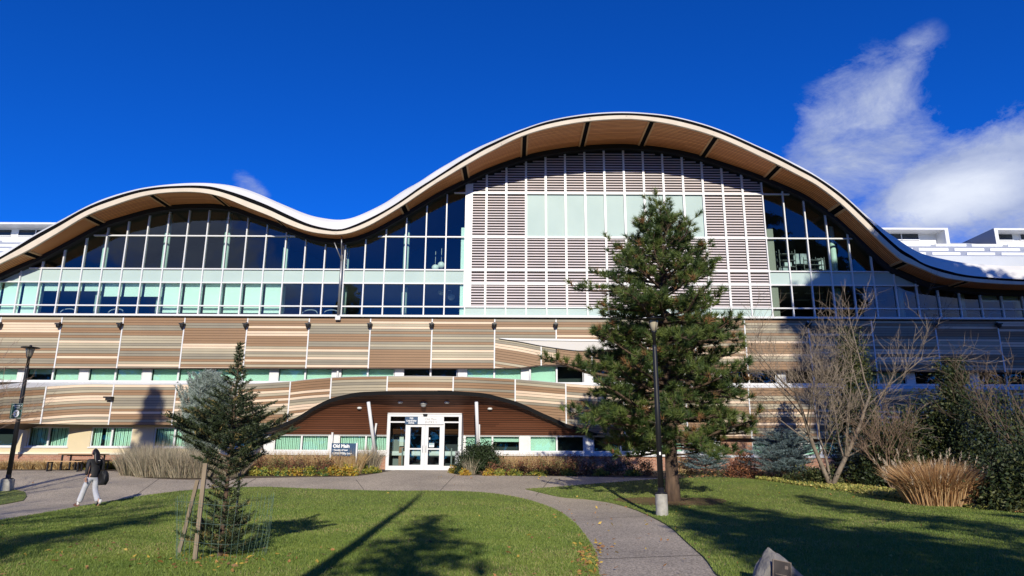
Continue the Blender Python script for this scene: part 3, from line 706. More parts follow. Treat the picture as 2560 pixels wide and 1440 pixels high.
# ---- lower cladding band (bulges forward over the entrance and at the far left)
def YPpx(px):
    if px < 330: return 36.42-2.5*((330-px)/330)**2.0
    c = 1060; w = 430; t = max(0, 1-abs(px-c)/w); s = t*t*(3-2*t)
    return 36.42-2.0*s
LTn = [(-200, 978), (-100, 976), (0, 972.5), (60, 970), (112, 967), (180, 963), (230, 961.5), (285, 962), (442, 962), (600, 961), (652, 959), (703, 956), (728, 954.5), (765, 950), (828, 945), (870, 943), (967, 941.3), (1050, 941.3), (1133, 942.4), (1160, 942.8), (1287, 948.8), (1350, 954), (1413, 959.5), (1458, 963), (1520, 966), (1700, 968), (1871, 970), (2034, 970), (2196, 973), (2358, 973), (2522, 975), (2700, 977)]
LBn = [(-200, 1057), (0, 1058), (98, 1059), (270, 1062), (430, 1062.5), (560, 1065), (620, 1069), (651, 1072), (682, 1068.7), (718, 1054), (745, 1041.7), (770, 1026), (791, 1013.5), (825, 997), (860, 987.5), (895, 981), (932, 978.8), (970, 977.5), (1050, 977), (1133, 977.6), (1160, 979), (1213, 983.6), (1252, 993), (1289, 1003.4), (1318, 1015), (1350, 1030), (1382, 1044), (1415, 1059), (1445, 1068), (1466, 1074.7), (1500, 1085), (1560, 1090), (1879, 1096), (2045, 1098), (2370, 1100), (2700, 1104)]
LT = wcurve(LTn, YPpx); LB = wcurve(LBn, YPpx)
_yp = Curve([(P(px, 960, YPpx(px)).x, YPpx(px)) for px in range(-220, 2720, 20)])
YP = lambda x: _yp(x)
J2 = [(-60, 1000), (105, 1010), (278, 1010), (436, 1010), (590, 1010), (723, 1000), (827, 970), (968, 960), (1133, 960), (1288, 970), (1415, 1010), (1560, 1020), (1716, 1020), (1875, 1030), (2039, 1025), (2203, 1030), (2365, 1025), (2527, 1020), (2690, 1020)]
JX2 = [P(a, b, YPpx(a)).x for a, b in J2]
for i in range(len(JX2)-1):
    cladding(100+i, JX2[i], JX2[i+1], LT, LB, YP)
q = MB()
for x in JX2:
    y = YP(x); q = MB(); q.box(x-.033, x+.033, y-.02, y+.03, LB(x)-.0, LT(x)+.01); q.build('joint_strip', WHITE2, B)
q = MB(); strip(q, XS, lambda x: (x, YP(x)-.012, LT(x)), lambda x: (x, YP(x)-.012, LT(x)+.03)); strip(q, XS, lambda x: (x, YP(x)-.012, LT(x)+.03), lambda x: (x, YP(x)+.25, LT(x)+.05))
q.build('coping', mat('coping_grey', (0.45, 0.44, 0.43), 0.5), B)
# frame strip / sloping ledge under the strip windows
ZMID = lambda x: ZLS
zA = XZ(1280, 961, YB)[1]; zB2 = XZ(1280, 955.5, YB)[1]
q = MB()
xs_ = [x for x in XS if x < XZ(285, 960, YU)[0] or x > XZ(1470, 960, YU)[0]]
def ledge(x): return zA
strip(q, XS, lambda x: (x, YP(x)+.02, min(LT(x)+.03, zA)), lambda x: (x, YB-.05, zA))
q.box(-33, 33, YB-.08, YB+.1, zA, zB2)
q.build('window_ledge', WHITE2, B)
# strip windows
ZM1 = XZ(1280, 914, YB)[1]
STR = []
for i in range(len(JX)-1):
    xm0, xm1 = JX[i]*YB/YU, JX[i+1]*YB/YU
    pc = (xm0+xm1)/2                                # pier centre midway between the joints
    q = MB(); q.box(pc-.23, pc+.23, YB-.06, YB+.1, zB2, ZM1); q.build('pier', WHITE, B)
    w0 = pc+.23; w1 = JX[i+1]*YB/YU + (JX[i+1]-JX[i])/2-.23
    mid = JX[i+1]*YB/YU
    if w1 < -31 or w0 > 31: continue
    q = MB(); q.quad((w0, YB, zB2), (w1, YB, zB2), (w1, YB, ZM1), (w0, YB, ZM1)); wn = q.build('strip_window', GLASSL, B)
    q = MB(); q.box(mid-.045, mid+.045, YB-.05, YB+.05, zB2, ZM1); q.box(w0, w1, YB-.03, YB+.03, ZM1-.05, ZM1); q.box(w0, w0+.03, YB-.03, YB+.03, zB2, ZM1); q.box(w1-.03, w1, YB-.03, YB+.03, zB2, ZM1); q.build('frame', WHITE2, wn)
    pxm = 1280+(w0+w1)/2/YB*FPX/1.02
    dr = random.Random(i*7+3)
    for (a, c) in ((w0+.04, mid-.05), (mid+.05, w1-.04)):
        pxa = 1280+(a+c)/2*FPX/(YB*.972+1.2)
        drop = 1.0
        if 75 < pxa < 140: drop = .62
        elif 1000 < pxa < 1160: drop = .05
        elif 1380 < pxa < 1900 or 1940 < pxa < 2090 or pxa > 2250: drop = 0.0
        elif 1860 < pxa < 1940: drop = .45
        if drop <= .1: continue
        q = MB(); q.quad((a, YB+.16, ZM1-(ZM1-zB2)*drop), (c, YB+.16, ZM1-(ZM1-zB2)*drop), (c, YB+.16, ZM1), (a, YB+.16, ZM1)); q.build('roller_blind', BLIND, wn)
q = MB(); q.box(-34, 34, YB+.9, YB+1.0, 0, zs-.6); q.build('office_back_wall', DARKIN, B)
for px in (844, 1325):
    x = XZ(px, 935, YB-.15)[0]; q = MB(); q.tube([(x, YB-.15, zA), (x, YB-.15, ZM1)], .06, 10); q.build('downpipe', WHITE2, B, smooth=True)
# ---- entrance canopy: black edge band and curved timber soffit
YS = YG-.1; ZS = XZ(1060, 1087, YS)[1]
xa, xb = XZ(640, 1080, YG)[0], XZ(1490, 1085, YG)[0]
XE = frange(xa, xb, .2)
def woodpt(x, t):
    zt_ = max(LB(x)-.19, ZS+.02); y0 = YP(x)+.10
    xx = x
    return (xx, y0+(YS-y0)*t, ZS+(zt_-ZS)*(1-t**1.9))
q = MB(); NT = 10
for k in range(NT): strip(q, XE, lambda x: woodpt(x, k/NT), lambda x: woodpt(x, (k+1)/NT))
q.build('canopy_soffit', CANO, B, smooth=True)
q = MB()
strip(q, XE, lambda x: (x, YP(x)+.05, max(LB(x)-.20, ZS)), lambda x: (x, YP(x)-.01, LB(x)))
strip(q, XE, lambda x: woodpt(x, 0), lambda x: (x, YP(x)+.05, max(LB(x)-.20, ZS)))
q.build('canopy_edge', mat('canopy_edge_metal', (0.012, 0.012, 0.013), 0.8, spec=.15), B)
# undersides of the bulging band outside the canopy
for (a, c) in ((XL, xa), (xb, XR)):
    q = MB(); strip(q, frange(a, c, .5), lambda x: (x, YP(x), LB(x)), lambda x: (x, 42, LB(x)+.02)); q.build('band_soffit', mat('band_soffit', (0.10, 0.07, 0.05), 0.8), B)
# lights and camera on the canopy soffit
def onwood(px, py):
    best = None
    for i in range(61):
        t = i/60
        for x in XE:
            pt = woodpt(x, t); d = Vector(pt)-Vector((0, 0, CAMZ)); den = d.dot(Fv)
            u = 1280+FPX*d.dot(Rv)/den; v = 720-FPX*d.dot(Uv)/den; e = (u-px)**2+(v-py)**2
            if best is None or e < best[0]: best = (e, pt)
    return Vector(best[1])
for px, py in ((895, 1020), (1000, 1006), (1114, 1006), (1224, 1022)):
    p = onwood(px, py); q = MB(); q.lathe([(.02, -.07), (.075, -.065), (.12, -.04), (.13, .0), (.1, .05)], 16, m=0); q.lathe([(.001, -.075), (.06, -.072)], 12, m=1); o = q.build('downlight', [WHITE2, DARK], B, smooth=True, loc=p)
p = onwood(1058, 1009); q = MB(); q.lathe([(.03, -.19), (.10, -.17), (.14, -.1), (.14, -.06), (.18, -.05), (.19, -.01), (.12, .1)], 18); q.build('dome_camera', mat('camera_housing', (0.35, 0.35, 0.36), 0.3), B, smooth=True, loc=p)
# ---- ground floor walls, windows
zSill = XZ(1060, 1131, YG)[1]; zH = XZ(1060, 1088.5, YG)[1]; zB = XZ(1060, 1128, YG)[1]
xBL = XZ(655, 1100, YG)[0]; xR = XZ(1500, 1100, YG)[0]
def gwin(x0, x1, z0, z1, Y, blind, name='ground_floor_window', mid=True, vert=False):
    q = MB(); q.quad((x0, Y+.06, z0), (x1, Y+.06, z0), (x1, Y+.06, z1), (x0, Y+.06, z1)); wn = q.build(name, GLASSL, B)
    q = MB(); f = .05
    q.box(x0, x1, Y-.02, Y+.05, z1-f, z1); q.box(x0, x1, Y-.02, Y+.05, z0, z0+f); q.box(x0, x0+f, Y-.018, Y+.048, z0+f, z1-f); q.box(x1-f, x1, Y-.018, Y+.048, z0+f, z1-f)
    if mid: q.box((x0+x1)/2-.045, (x0+x1)/2+.045, Y-.018, Y+.048, z0+f, z1-f)
    q.build('frame', WHITE2, wn)
    xm = (x0+x1)/2
    for j, (a, c) in enumerate(((x0+f, xm-.045), (xm+.045, x1-f))):
        bl = blind[j] if isinstance(blind, (tuple, list)) else blind
        if bl <= 0: continue
        q = MB()
        if vert:
            n = int((c-a)/.09)
            for k in range(n):
                if bl < 1 and 4 <= k % 9 <= 5: continue
                t = a+(c-a)*k/n; q.box(t+.004, t+.078, Y+.19+(k % 2)*.02, Y+.2+(k % 2)*.02, z0+.01, z1)
            q.build('vertical_blind', BLIND, wn)
        else:
            q.quad((a, Y+.2, z1-(z1-z0)*bl), (c, Y+.2, z1-(z1-z0)*bl), (c, Y+.2, z1), (a, Y+.2, z1)); q.build('roller_blind', BLIND, wn)
def xg(px, Y=YG, py=1110): return XZ(px, py, Y)[0]
for (a, b_, bl, vt) in ((685, 822, 1, True), (847, 982, 1, True), (1162, 1300, (.62, .38), False), (1324, 1460, (1.0, 0), False), (1483, 1620, (0, 0), False), (1640, 1775, (1, 0), False)):
    gwin(xg(a), xg(b_), zB, zH, YG, bl, vert=vt)
for (a, b_) in ((660, 685), (822, 847), (1145, 1162), (1300, 1324), (1460, 1483), (1620, 1640), (1775, 1800)):
    q = MB(); q.box(xg(a), xg(b_), YG-.05, YG+.1, zB, zH); q.build('pier', WHITE, B)
q = MB(); q.box(xg(655), xg(1800), YG-.07, YG+.1, zH, ZS+.06); q.box(xg(655), xg(1800), YG-.10, YG+.1, zB-.10, zB); q.box(xg(652), xg(1802), YG-.14, YG+.1, zB-.22, zB-.10)
q.build('sill', WHITE2, B)
for px in (832, ):
    q = MB(); q.tube([(xg(px), YG-.22, zB-.2), (xg(px), YG-.22, ZS+.1)], .055, 10); q.build('downpipe', WHITE2, B, smooth=True)
q = MB(); q.box(xg(652), xg(975), YG-.02, YG+.3, .3, zB-.22); q.box(xg(1150), xg(1802), YG-.02, YG+.3, .3, zB-.22); q.build('brick_plinth', BRICK, B)
# right part: windows stand a little lower, brick below
zr1, zr0 = XZ(1900, 1106, YG)[1], XZ(1900, 1138, YG)[1]
for k, (a, b_) in enumerate(((1880, 1995), (2005, 2120), (2150, 2270), (2300, 2420), (2450, 2580))):
    gwin(xg(a), xg(b_-22), zr0, zr1, YG, (1, .5) if k < 2 else (0, .4))
    q = MB(); q.box(xg(b_-22), xg(b_+10), YG-.04, YG+.1, zr0, zr1); q.build('pier', WHITE, B)
q = MB(); q.box(xg(1802), 33, YG-.08, YG+.1, zr0-.12, zr0); q.build('sill', WHITE2, B)
q = MB(); q.box(xg(1802), xg(1880), YG-.02, YG+.3, .3, zr1+.3); q.box(xg(1880), 33, YG-.02, YG+.3, .3, zr0-.12); q.box(xg(1880), 33, YG+.0, YG+.3, zr1, zr1+.5); q.build('brick_plinth', BRICK, B)
# left part: cream rendered wall with punched windows
zl1, zl0 = XZ(275, 1068, YG)[1], XZ(275, 1117, YG)[1]; zc = XZ(275, 1131, YG)[1]
holes = [(-100, 37), (66, 168), (224, 327), (382, 484), (540, 640)]
q = MB(); xprev = -33
for (a, b_) in holes:
    x0, x1 = xg(a), xg(b_); q.box(xprev, x0, YG, YG+.3, zc, zl1+.3); q.box(x0, x1, YG, YG+.3, zc, zl0); q.box(x0, x1, YG, YG+.3, zl1, zl1+.3); xprev = x1
q.box(xprev, xg(655), YG, YG+.3, zc, zl1+.3); q.build('rendered_wall', STUCCO, B)
for k, (a, b_) in enumerate(holes):
    if k == 0: gwin(xg(a), xg(b_), zl0, zl1, YG+.06, 0.0)
    else: gwin(xg(a), xg(b_), zl0, zl1, YG+.06, (.8, 1) if k == 2 else 1, vert=True)
    q = MB(); q.box(xg(a)-.08, xg(b_)+.08, YG-.05, YG+.06, zl0-.07, zl0); q.build('window_sill', WHITE2, B)
q = MB(); q.box(-33, xg(652), YG-.10, YG+.3, zc-.11, zc); q.build('sill_course', mat('sill_course_cream', (0.72, 0.66, 0.52), 0.7), B)
q = MB(); q.box(-33, xg(652), YG-.04, YG+.3, .2, zc-.11); q.build('brick_plinth', BRICK, B)
p = P(277, 997, 36.42)
q = MB(); q.box(-.22, .2, -.34, -.03, .03, .10); q.box(-.13, .2, -.28, -.03, -.09, .03); q.build('wall_light', BLACK, B, loc=p)
p = P(2363, 1009, 36.4); q = MB(); q.box(-.2, .25, -.34, -.03, .03, .10); q.box(-.13, .2, -.28, -.03, -.09, .03); q.build('wall_light', BLACK, B, loc=p)
# valley downpipe with bracket
x = XZ(853, 700, YW-.2)[0]; zt_ = SJ(x)-.25
q = MB(); q.tube([(x+.05, YF(x)+.4, TB(x)+.0), (x+.05, YF(x)+.5, zt_-.5)], .03, 6); q.tube([(x-.35, YW-.8, zt_-.1), (x, YW-.4, zt_-1.0)], .03, 6)
q.tube([(x, YW-.35, zt_), (x, YW-.35, zs-.1)], .07, 12); q.build('roof_downpipe', mat('galvanised', (0.30, 0.30, 0.31), 0.4, metal=.6), B, smooth=True)
q = MB(); q.box(x-.13, x+.13, YW-.42, YW-.28, zs-.33, zs-.1); q.build('pipe_shoe', WHITE, B)
# ---- entrance vestibule
YV = 35.3; gd = 0.795
dl, dr_ = XZ(968, 1100, YV)[0], XZ(1152, 1100, YV)[0]; zt_ = XZ(1060, 1035, YV)[1]
v = MB(); f = .09
v.box(dl, dr_, YV, YV+.12, zt_-.13, zt_)              # head
v.box(dl, dl+.12, YV, YV+.12, gd, zt_-.13); v.box(dr_-.12, dr_, YV, YV+.12, gd, zt_-.13)
xD0, xD1 = XZ(1016, 1110, YV)[0], XZ(1107, 1110, YV)[0]; zd = XZ(1060, 1061, YV)[1]; ztr = XZ(1060, 1057, YV)[1]
v.box(xD0-.07, xD0, YV, YV+.12, gd, ztr); v.box(xD1, xD1+.07, YV, YV+.12, gd, ztr)
v.box(dl+.12, dr_-.12, YV, YV+.115, ztr, ztr+.07)
v.box(dl+.12, xD0-.07, YV, YV+.115, gd, gd+.22); v.box(xD1+.07, dr_-.12, YV, YV+.115, gd, gd+.22)
ve = v.build('entrance_frame', WHITE2, B)
q = MB(); q.box(dl-.03, dl+.0, YV-.04, YG, gd-.2, zt_+.03); q.box(dr_, dr_+.03, YV-.04, YG, gd-.2, zt_+.03); q.box(dl-.03, dr_+.03, YV-.04, YG+.1, zt_+.001, zt_+.05); q.build('vestibule_shell', WHITE, B)
gm = MATS['window_glass']
for (a, b_, z0, z1) in ((dl+.12, xD0-.07, gd+.22, ztr), (xD1+.07, dr_-.12, gd+.22, ztr), (dl+.12, dr_-.12, ztr+.07, zt_-.13)):
    q = MB(); q.quad((a, YV+.06, z0), (b_, YV+.06, z0), (b_, YV+.06, z1), (a, YV+.06, z1)); q.build('side_light', gm, ve)
for s in (0, 1):
    xm = (xD0+xD1)/2; a, b_ = (xD0, xm-.004) if s == 0 else (xm+.004, xD1); st = .17
    q = MB(); y0, y1 = YV+.02, YV+.08; zz0, zz1 = gd+.01, ztr-.005
    q.box(a, a+st, y0, y1, zz0, zz1); q.box(b_-st, b_, y0, y1, zz0, zz1); q.box(a+st, b_-st, y0, y1, zz1-.20, zz1); q.box(a+st, b_-st, y0, y1, zz0, zz0+.26); zr_ = zz0+1.0; q.box(a+st, b_-st, y0, y1, zr_, zr_+.07)
    d = q.build('door', WHITE2, B)
    q = MB(); q.quad((a+st, YV+.05, zz0+.26), (b_-st, YV+.05, zz0+.26), (b_-st, YV+.05, zz1-.20), (a+st, YV+.05, zz1-.20)); q.build('glazing', gm, d)
    hx = b_-.075 if s == 0 else a+.075
    q = MB(); q.tube([(hx, YV+.02, zr_-.12), (hx, YV-.05, zr_-.12), (hx, YV-.05, zr_+.2), (hx, YV+.02, zr_+.2)], .013, 6); q.build('handle', mat('brushed_steel', (0.35, 0.35, 0.36), 0.3, metal=.9), d)
    if s == 1:
        q = MB(); q.box(a+.22, a+.47, YV+.04, YV+.045, zr_+.12, zr_+.32); n_ = q.build('notice', mat('paper', (0.8, 0.85, 0.85), 0.8), d)
        q = MB(); q.box(a+.23, a+.46, YV+.036, YV+.0385, zr_+.25, zr_+.30); q.build('notice_header', mat('notice_ink', (0.08, 0.25, 0.28), 0.8), n_)
        q = MB(); q.box(a+.19, a+.27, YV+.04, YV+.045, zr_+.50, zr_+.60); q.build('sticker', mat('paper2', (0.6, 0.6, 0.6), 0.8), d)
# inside the vestibule
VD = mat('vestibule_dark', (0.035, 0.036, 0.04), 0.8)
q = MB(); q.box(dl+.001, dl+.012, YV+.13, YV+3.2, gd, zt_-.02); q.box(dr_-.012, dr_-.001, YV+.13, YV+3.2, gd, zt_-.02); q.box(dl+.012, dr_-.012, YV+.13, YV+3.2, zt_-.03, zt_-.02); q.build('vestibule_shade_lining', VD, B)  # dark sheets added inside the white shell, standing in for interior shade
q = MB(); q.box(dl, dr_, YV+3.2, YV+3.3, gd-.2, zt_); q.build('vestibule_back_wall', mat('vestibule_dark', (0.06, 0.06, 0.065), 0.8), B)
q = MB(); q.box(dl, dr_, YV+.12, YV+3.2, gd-.1, gd+.004); q.build('vestibule_floor', mat('vestibule_floor', (0.08, 0.08, 0.08), 0.8), B)
q = MB(); 
for x in (dl+.55, xD0+.55, xm+.62, xD1+.30): q.box(x, x+.07, YV+1.3, YV+1.42, gd, gd+1.1)
q.box(dl+.02, xD0-.3, YV+1.8, YV+1.9, gd, gd+2.9); q.build('inner_door_frames', mat('inner_frame', (0.20, 0.21, 0.21), 0.6), B)
q = MB(); q.box(dl+.38, dl+.62, YV+1.45, YV+1.7, gd, gd+1.15); q.build('inner_brick_pier', BRICK, B)
q = MB(); q.box(dl+.38, dl+.60, YV+1.5, YV+1.6, gd+1.2, gd+2.1); q.build('wall_poster', mat('paper3', (0.7, 0.7, 0.66), 0.8), B)
NAVY = mat('navy_sign', (0.012, 0.055, 0.13), 0.4); TXT = mat('sign_white', (0.85, 0.85, 0.85), 0.5); GREYT = mat('sign_grey_letters', (0.22, 0.22, 0.22), 0.5)
s0, s1, s2 = XZ(1013, 1050, YV)[0], XZ(1045, 1050, YV)[0], XZ(1110, 1050, YV)[0]; zs0, zs1 = XZ(1060, 1061, YV)[1], XZ(1060, 1042, YV)[1]
q = MB(); q.box(s0, s1, YV-.05, YV-.02, zs0, zs1); sg = q.build('address_sign', NAVY, B)
for k, t in enumerate(('835', 'University', 'Drive')): lettering(t, .125, ((s0+s1)/2, YV-.052, zs1-.13-k*.108), TXT, sg, align='CENTER', bold=.003)
q = MB(); q.box(s1+.002, s2, YV-.05, YV-.02, zs0, zs1); sg = q.build('entry_sign', mat('entry_sign_white', (0.70, 0.70, 0.71), 0.5), B)
for k, t in enumerate(('Old Main', 'ENTRY 3')): lettering(t, .155, ((s1+s2)/2, YV-.052, zs1-.17-k*.155), GREYT, sg, align='CENTER')
q = MB(); q.lathe([(.03, -.09), (.09, -.07), (.12, 0), (.12, .02)], 14); q.build('door_sensor', DARK, B, loc=((dl+dr_)/2+.03, YV-.08, zt_-.02))
q = MB(); x = XZ(1143, 1150, YV-.1)[0]; q.box(x-.10, x+.10, YV-.26, YV-.06, gd, gd+.95); q.box(x-.05, x+.05, YV-.27, YV-.26, gd+.74, gd+.86, 1)
o = q.build('access_button_post', [mat('post_grey', (0.22, 0.23, 0.25), 0.4), BLACK])
tag(o, 'short grey access button post against the right side of the entrance doors', 'post')
# white raking posts of the canopy
for nm, a, b_, r in (('canopy_post', (921, 1005, 34.75), (936, 1122, 35.9), .085), ('canopy_post', (941, 1058, 36.35), (929, 1130, 36.5), .05), ('canopy_post', (1191, 1005, 34.75), (1195, 1123, 35.9), .085), ('canopy_post', (1198, 1061, 36.35), (1198, 1128, 36.5), .05)):
    p0, p1 = P(*a), P(*b_); d = (p1-p0); p2 = p0+d*((p0.z-.7)/(p0.z-p1.z)); q = MB(); q.tube([p0, p2], r, 14); q.build(nm, WHITE2, B, smooth=True)
# ---- rear standing roof, snow guards and dormers
def rear_z(Y): 
    za = P(1280, 662, 36).z; zb = P(1280, 606, 56).z; return za+(zb-za)*(Y-36)/20
for sgn, (pa, pb) in (('l', (-260, 330)), ('r', (2150, 2760))):
    xa_, xb_ = XZ(pa, 620, 45)[0], XZ(pb, 620, 45)[0]
    if sgn == 'l': xa_, xb_ = -52, -27.0
    else: xa_, xb_ = 21.5, 62
    Y0 = 43.4
    q = MB(); q.hexa([(xa_, Y0, rear_z(Y0)-3), (xb_, Y0, rear_z(Y0)-3), (xb_, 58, rear_z(58)-3), (xa_, 58, rear_z(58)-3), (xa_, Y0, rear_z(Y0)), (xb_, Y0, rear_z(Y0)), (xb_, 58, rear_z(58)), (xa_, 58, rear_z(58))])
    rr = q.build('rear_roof', METR, B)
    q = MB()
    for row, Y in enumerate((44.5, 48.5, 53.5)):
        x = xa_+row*.7
        while x < xb_:
            q = MB(); q.box(x, x+1.9+.3*row, Y, Y+.08, rear_z(Y)-.02, rear_z(Y)+.16+row*.02); x += 2.35+.3*row
            q.build('snow_guard', mat('snow_guard', (0.82, 0.82, 0.80), 0.5), rr)
    q = MB()
    for Y in (46.3, 49.5, 51): q.box(xa_, xb_, Y, Y+.03, rear_z(Y)+.0, rear_z(Y)+.015)
    q.build('roof_seams', mat('seam', (0.28, 0.29, 0.32), .6), rr)
YD = 54.5
def dormer(pl, pr, side=None):
    x0, x1 = XZ(pl, 585, YD)[0], XZ(pr, 585, YD)[0]; z1 = P(1280, 565, YD).z if pl > 0 else P(1280, 561, YD).z; z0 = P(1280, 611, YD).z; d = empty('dormer', (0, 0, 0), None, None)
    for k in ('label', 'category'):
        if k in d: del d[k]
    t = .30
    q = MB(); q.box(x0, x1, YD, YD+9, z1-.16, z1); q.box(x0, x0+t, YD, YD+9, z0-1, z1-.16); q.box(x1-t, x1, YD, YD+9, z0-1, z1-.16)
    o = q.build('dormer', WHITE, B)
    bpy.data.objects.remove(d)
    q = MB(); q.box(x0+t, x1-t, YD+1.2, YD+1.3, z0-1, z1-.16); q.build('dormer_wall', mat('dormer_white', (0.72, 0.71, 0.68), .6), o)
    zz1, zz0 = P(1280, 580.5, YD+1.2).z, P(1280, 594.5, YD+1.2).z
    xw = x0+.9
    while xw+1.3 < x1-.6:
        q = MB(); q.box(xw, xw+1.42, YD+1.17, YD+1.196, zz0, zz1, 0); q.build('dormer_window', mat('dormer_glass', (0.02, 0.03, 0.035), .08), o)
        q = MB(); q.box(xw-.06, xw+1.48, YD+1.12, YD+1.199, zz0-.09, zz0); q.box(xw-.06, xw, YD+1.12, YD+1.199, zz0, zz1); q.build('dormer_frame', WHITE2, o); xw += 1.5 if int((xw-x0)/1.5) % 3 else 2.1
    # left cheek: its shade painted as a grey-blue sheet over the white
    q = MB(); xx = x0-.012; q.poly([(xx, YD, z0-1), (xx, YD, z1), (xx, YD+9, z1), (xx, YD+9, z0-1)]); q.build('dormer_cheek_shade', SHADESIDE, o)
dormer(2140, 2372); dormer(2487, 2760); dormer(-330, 160)
# back and side envelope so that no light leaks into the rooms
q = MB(); q.box(-34.6, -34.3, YW, 58, -.5, 14); q.box(34.3, 34.6, YW, 58, -.5, 14); q.box(-34.6, 34.6, 57.7, 58, -.5, 14); q.build('rear_walls', STUCCO, B)
# ================================================================== vegetation
BARK = mat('bark_brown', (0.07, 0.045, 0.032), 0.95, (0.14, 0.09, 0.06), 9, 7, bump=0.9, bscale=14, stretch=(1, 1, .25))
BARKG = mat('bark_grey', (0.30, 0.24, 0.19), 0.9, (0.20, 0.155, 0.12), 7, 6, bump=0.5, bscale=18, stretch=(1, 1, .3))
TWIG = mat('twig_tan', (0.24, 0.17, 0.13), 0.9)
def limb(mb, p, d, L_, r, n=5, wob=.12, up=.08, seg=6, taper=.35):
    """wobbling tapered limb; returns its points"""
    p = Vector(p); d = Vector(d).normalized(); pts = [p.copy()]; rr = [r]
    for k in range(seg):
        d = (d+Vector((random.gauss(0, wob), random.gauss(0, wob), random.gauss(0, wob)+up))).normalized(); p = p+d*(L_/seg); pts.append(p.copy()); rr.append(r*(1-(1-taper)*(k+1)/seg))
    mb.tube(pts, rr, n); return pts, rr
def at(pts, t):
    f = t*(len(pts)-1); i = min(int(f), len(pts)-2); return pts[i].lerp(pts[i+1], f-i), (pts[i+1]-pts[i]).normalized()

# ---- ponderosa-like pine
def pine(loc, H, prof, label, nb=120, tuft=(26, .17, .014), zlow=1.5, hero=True, trunk_r=.24, cat='tree', group=None, name='pine_tree', mats=None, leaf=None):
    root = empty(name, loc, label, cat, group)
    tb = MB(); lean = 0.0
    tp = [(0.02*math.sin(k), 0.03*math.cos(k*1.3), -.15+(H*.97+.15)*k/10) for k in range(11)]
    tb.tube(tp, [trunk_r*(1.25 if k == 0 else 1)*(1-.93*k/10) for k in range(11)], 12)
    bb = MB(); tips = []; dirs = []
    for i in range(nb):
        u = (i+.5)/nb; z = zlow+(H*.97-zlow)*(u**.95)
        az = i*2.39996+random.uniform(-.3, .3)
        # profile: (height, radius to the left, radius to the right)
        for a, c in zip(prof[:-1], prof[1:]):
            if a[0] <= z <= c[0]: break
        t = (z-a[0])/(c[0]-a[0]) if c[0] > a[0] else 0
        rl = a[1]+(c[1]-a[1])*t; rr_ = a[2]+(c[2]-a[2])*t
        r = (rl if math.cos(az) < 0 else rr_); r = r*abs(math.cos(az))+.5*(rl+rr_)*(1-abs(math.cos(az)))
        r *= random.uniform(.70, 1.08)*(.90+.20*math.sin(az*2.0+z*1.9)+.10*math.sin(az*5+z*3.1)); d0 = Vector((math.cos(az), math.sin(az), .25 if z > H*.7 else -.05))
        slope = .55 if z > H*.8 else .10
        pts, _ = limb(bb, (0, 0, z), d0, r, .018+.018*r, 5, .10, slope/4, 6, .3)
        nt_ = max(4, int(r*6.0))
        for k in range(nt_):
            q, dd = at(pts, .28+.72*(k+1)/nt_); s = dd.cross(Vector((0, 0, 1))); s.normalize(); side = 1 if k % 2 else -1
            sd = (dd*.6+s*side*random.uniform(.4, 1.0)+Vector((0, 0, random.uniform(.1, .7)))).normalized(); ln = random.uniform(.22, .62)*(1 if r > 1 else .6)
            if hero: bb.tube([q, q+sd*ln*.5+Vector((0, 0, .02)), q+sd*ln], [.012, .009, .006], 3, cap=False)
            tips.append(q+sd*ln); dirs.append((sd+Vector((0, 0, .35))).normalized())
            if ln > .35: tips.append(q+sd*ln*.62+Vector((random.uniform(-.1, .1), random.uniform(-.1, .1), .06))); dirs.append((sd+Vector((0, 0, .8))).normalized())
        tips.append(pts[-1]); dirs.append((pts[-1]-pts[-2]).normalized()+Vector((0, 0, .3)))
    for k in range(10): tips.append(Vector((random.gauss(0, .1), random.gauss(0, .1), H-.05-.09*k))); dirs.append(Vector((random.gauss(0, .4), random.gauss(0, .4), 1)))
    tb.build('trunk', BARK, root, smooth=True); bb.build('branches', BARK, root)
    n, ln, wd = tuft; T = np.array([list(v) for v in tips]); D = unit(np.array([list(v) for v in dirs])); m = len(T)
    keep = RNG.random(m) < .93; T = T[keep]; D = D[keep]; m = len(T)
    rnd = RNG.normal(size=(m, n, 3)); sp = unit(D[:, None, :]*.95+unit(rnd)*1.0); sp[:, :, 2] += .06
    back = RNG.random((m, n, 1))*-.14; base = (T[:, None, :]+D[:, None, :]*back).reshape(-1, 3)
    L_ = ln*(.65+.5*RNG.random(m*n)); tr = needles(base, unit(sp.reshape(-1, 3)), L_, wd)
    tone = np.repeat(RNG.random(m), n); idx = np.where(tone < .45, 0, np.where(tone < .955, 1, 2))
    tris('crown', tr, leaf or PN, root, idx)
    return root, tips
PN = [mat('needles_dark', (0.045, 0.085, 0.02), 0.55, (0.065, 0.11, 0.028), 2, trans=.25), mat('needles_olive', (0.17, 0.215, 0.05), 0.55, (0.11, 0.16, 0.035), 2, trans=.25), mat('needles_dead', (0.22, 0.11, 0.04), 0.8)]
pl = G(1682, 1257)
PROF = [(1.4, 1.6, 1.6), (2.1, 3.0, 3.0), (2.9, 3.5, 3.0), (3.45, 4.0, 3.1), (4.3, 3.5, 3.0), (4.9, 3.3, 2.95), (6.3, 2.9, 2.5), (7.2, 2.25, 2.1), (7.75, 1.95, 1.75), (8.6, 1.6, 1.4), (9.2, 1.15, 1.05), (9.6, .7, .7), (10.2, .3, .3)]
ptree, ptips = pine((pl.x, pl.y, pl.z), 9.85, PROF, 'tall green pine tree with long needles on the lawn behind the black lamp post', nb=225, tuft=(46, .23, .020))
cb = MB()
for t in random.sample(ptips, 40): 
    cb.lathe([(.01, t.z-.10), (.035, t.z-.07), (.045, t.z-.03), (.03, t.z+.02), (.005, t.z+.04)], 7, t.x*.96, t.y*.96)
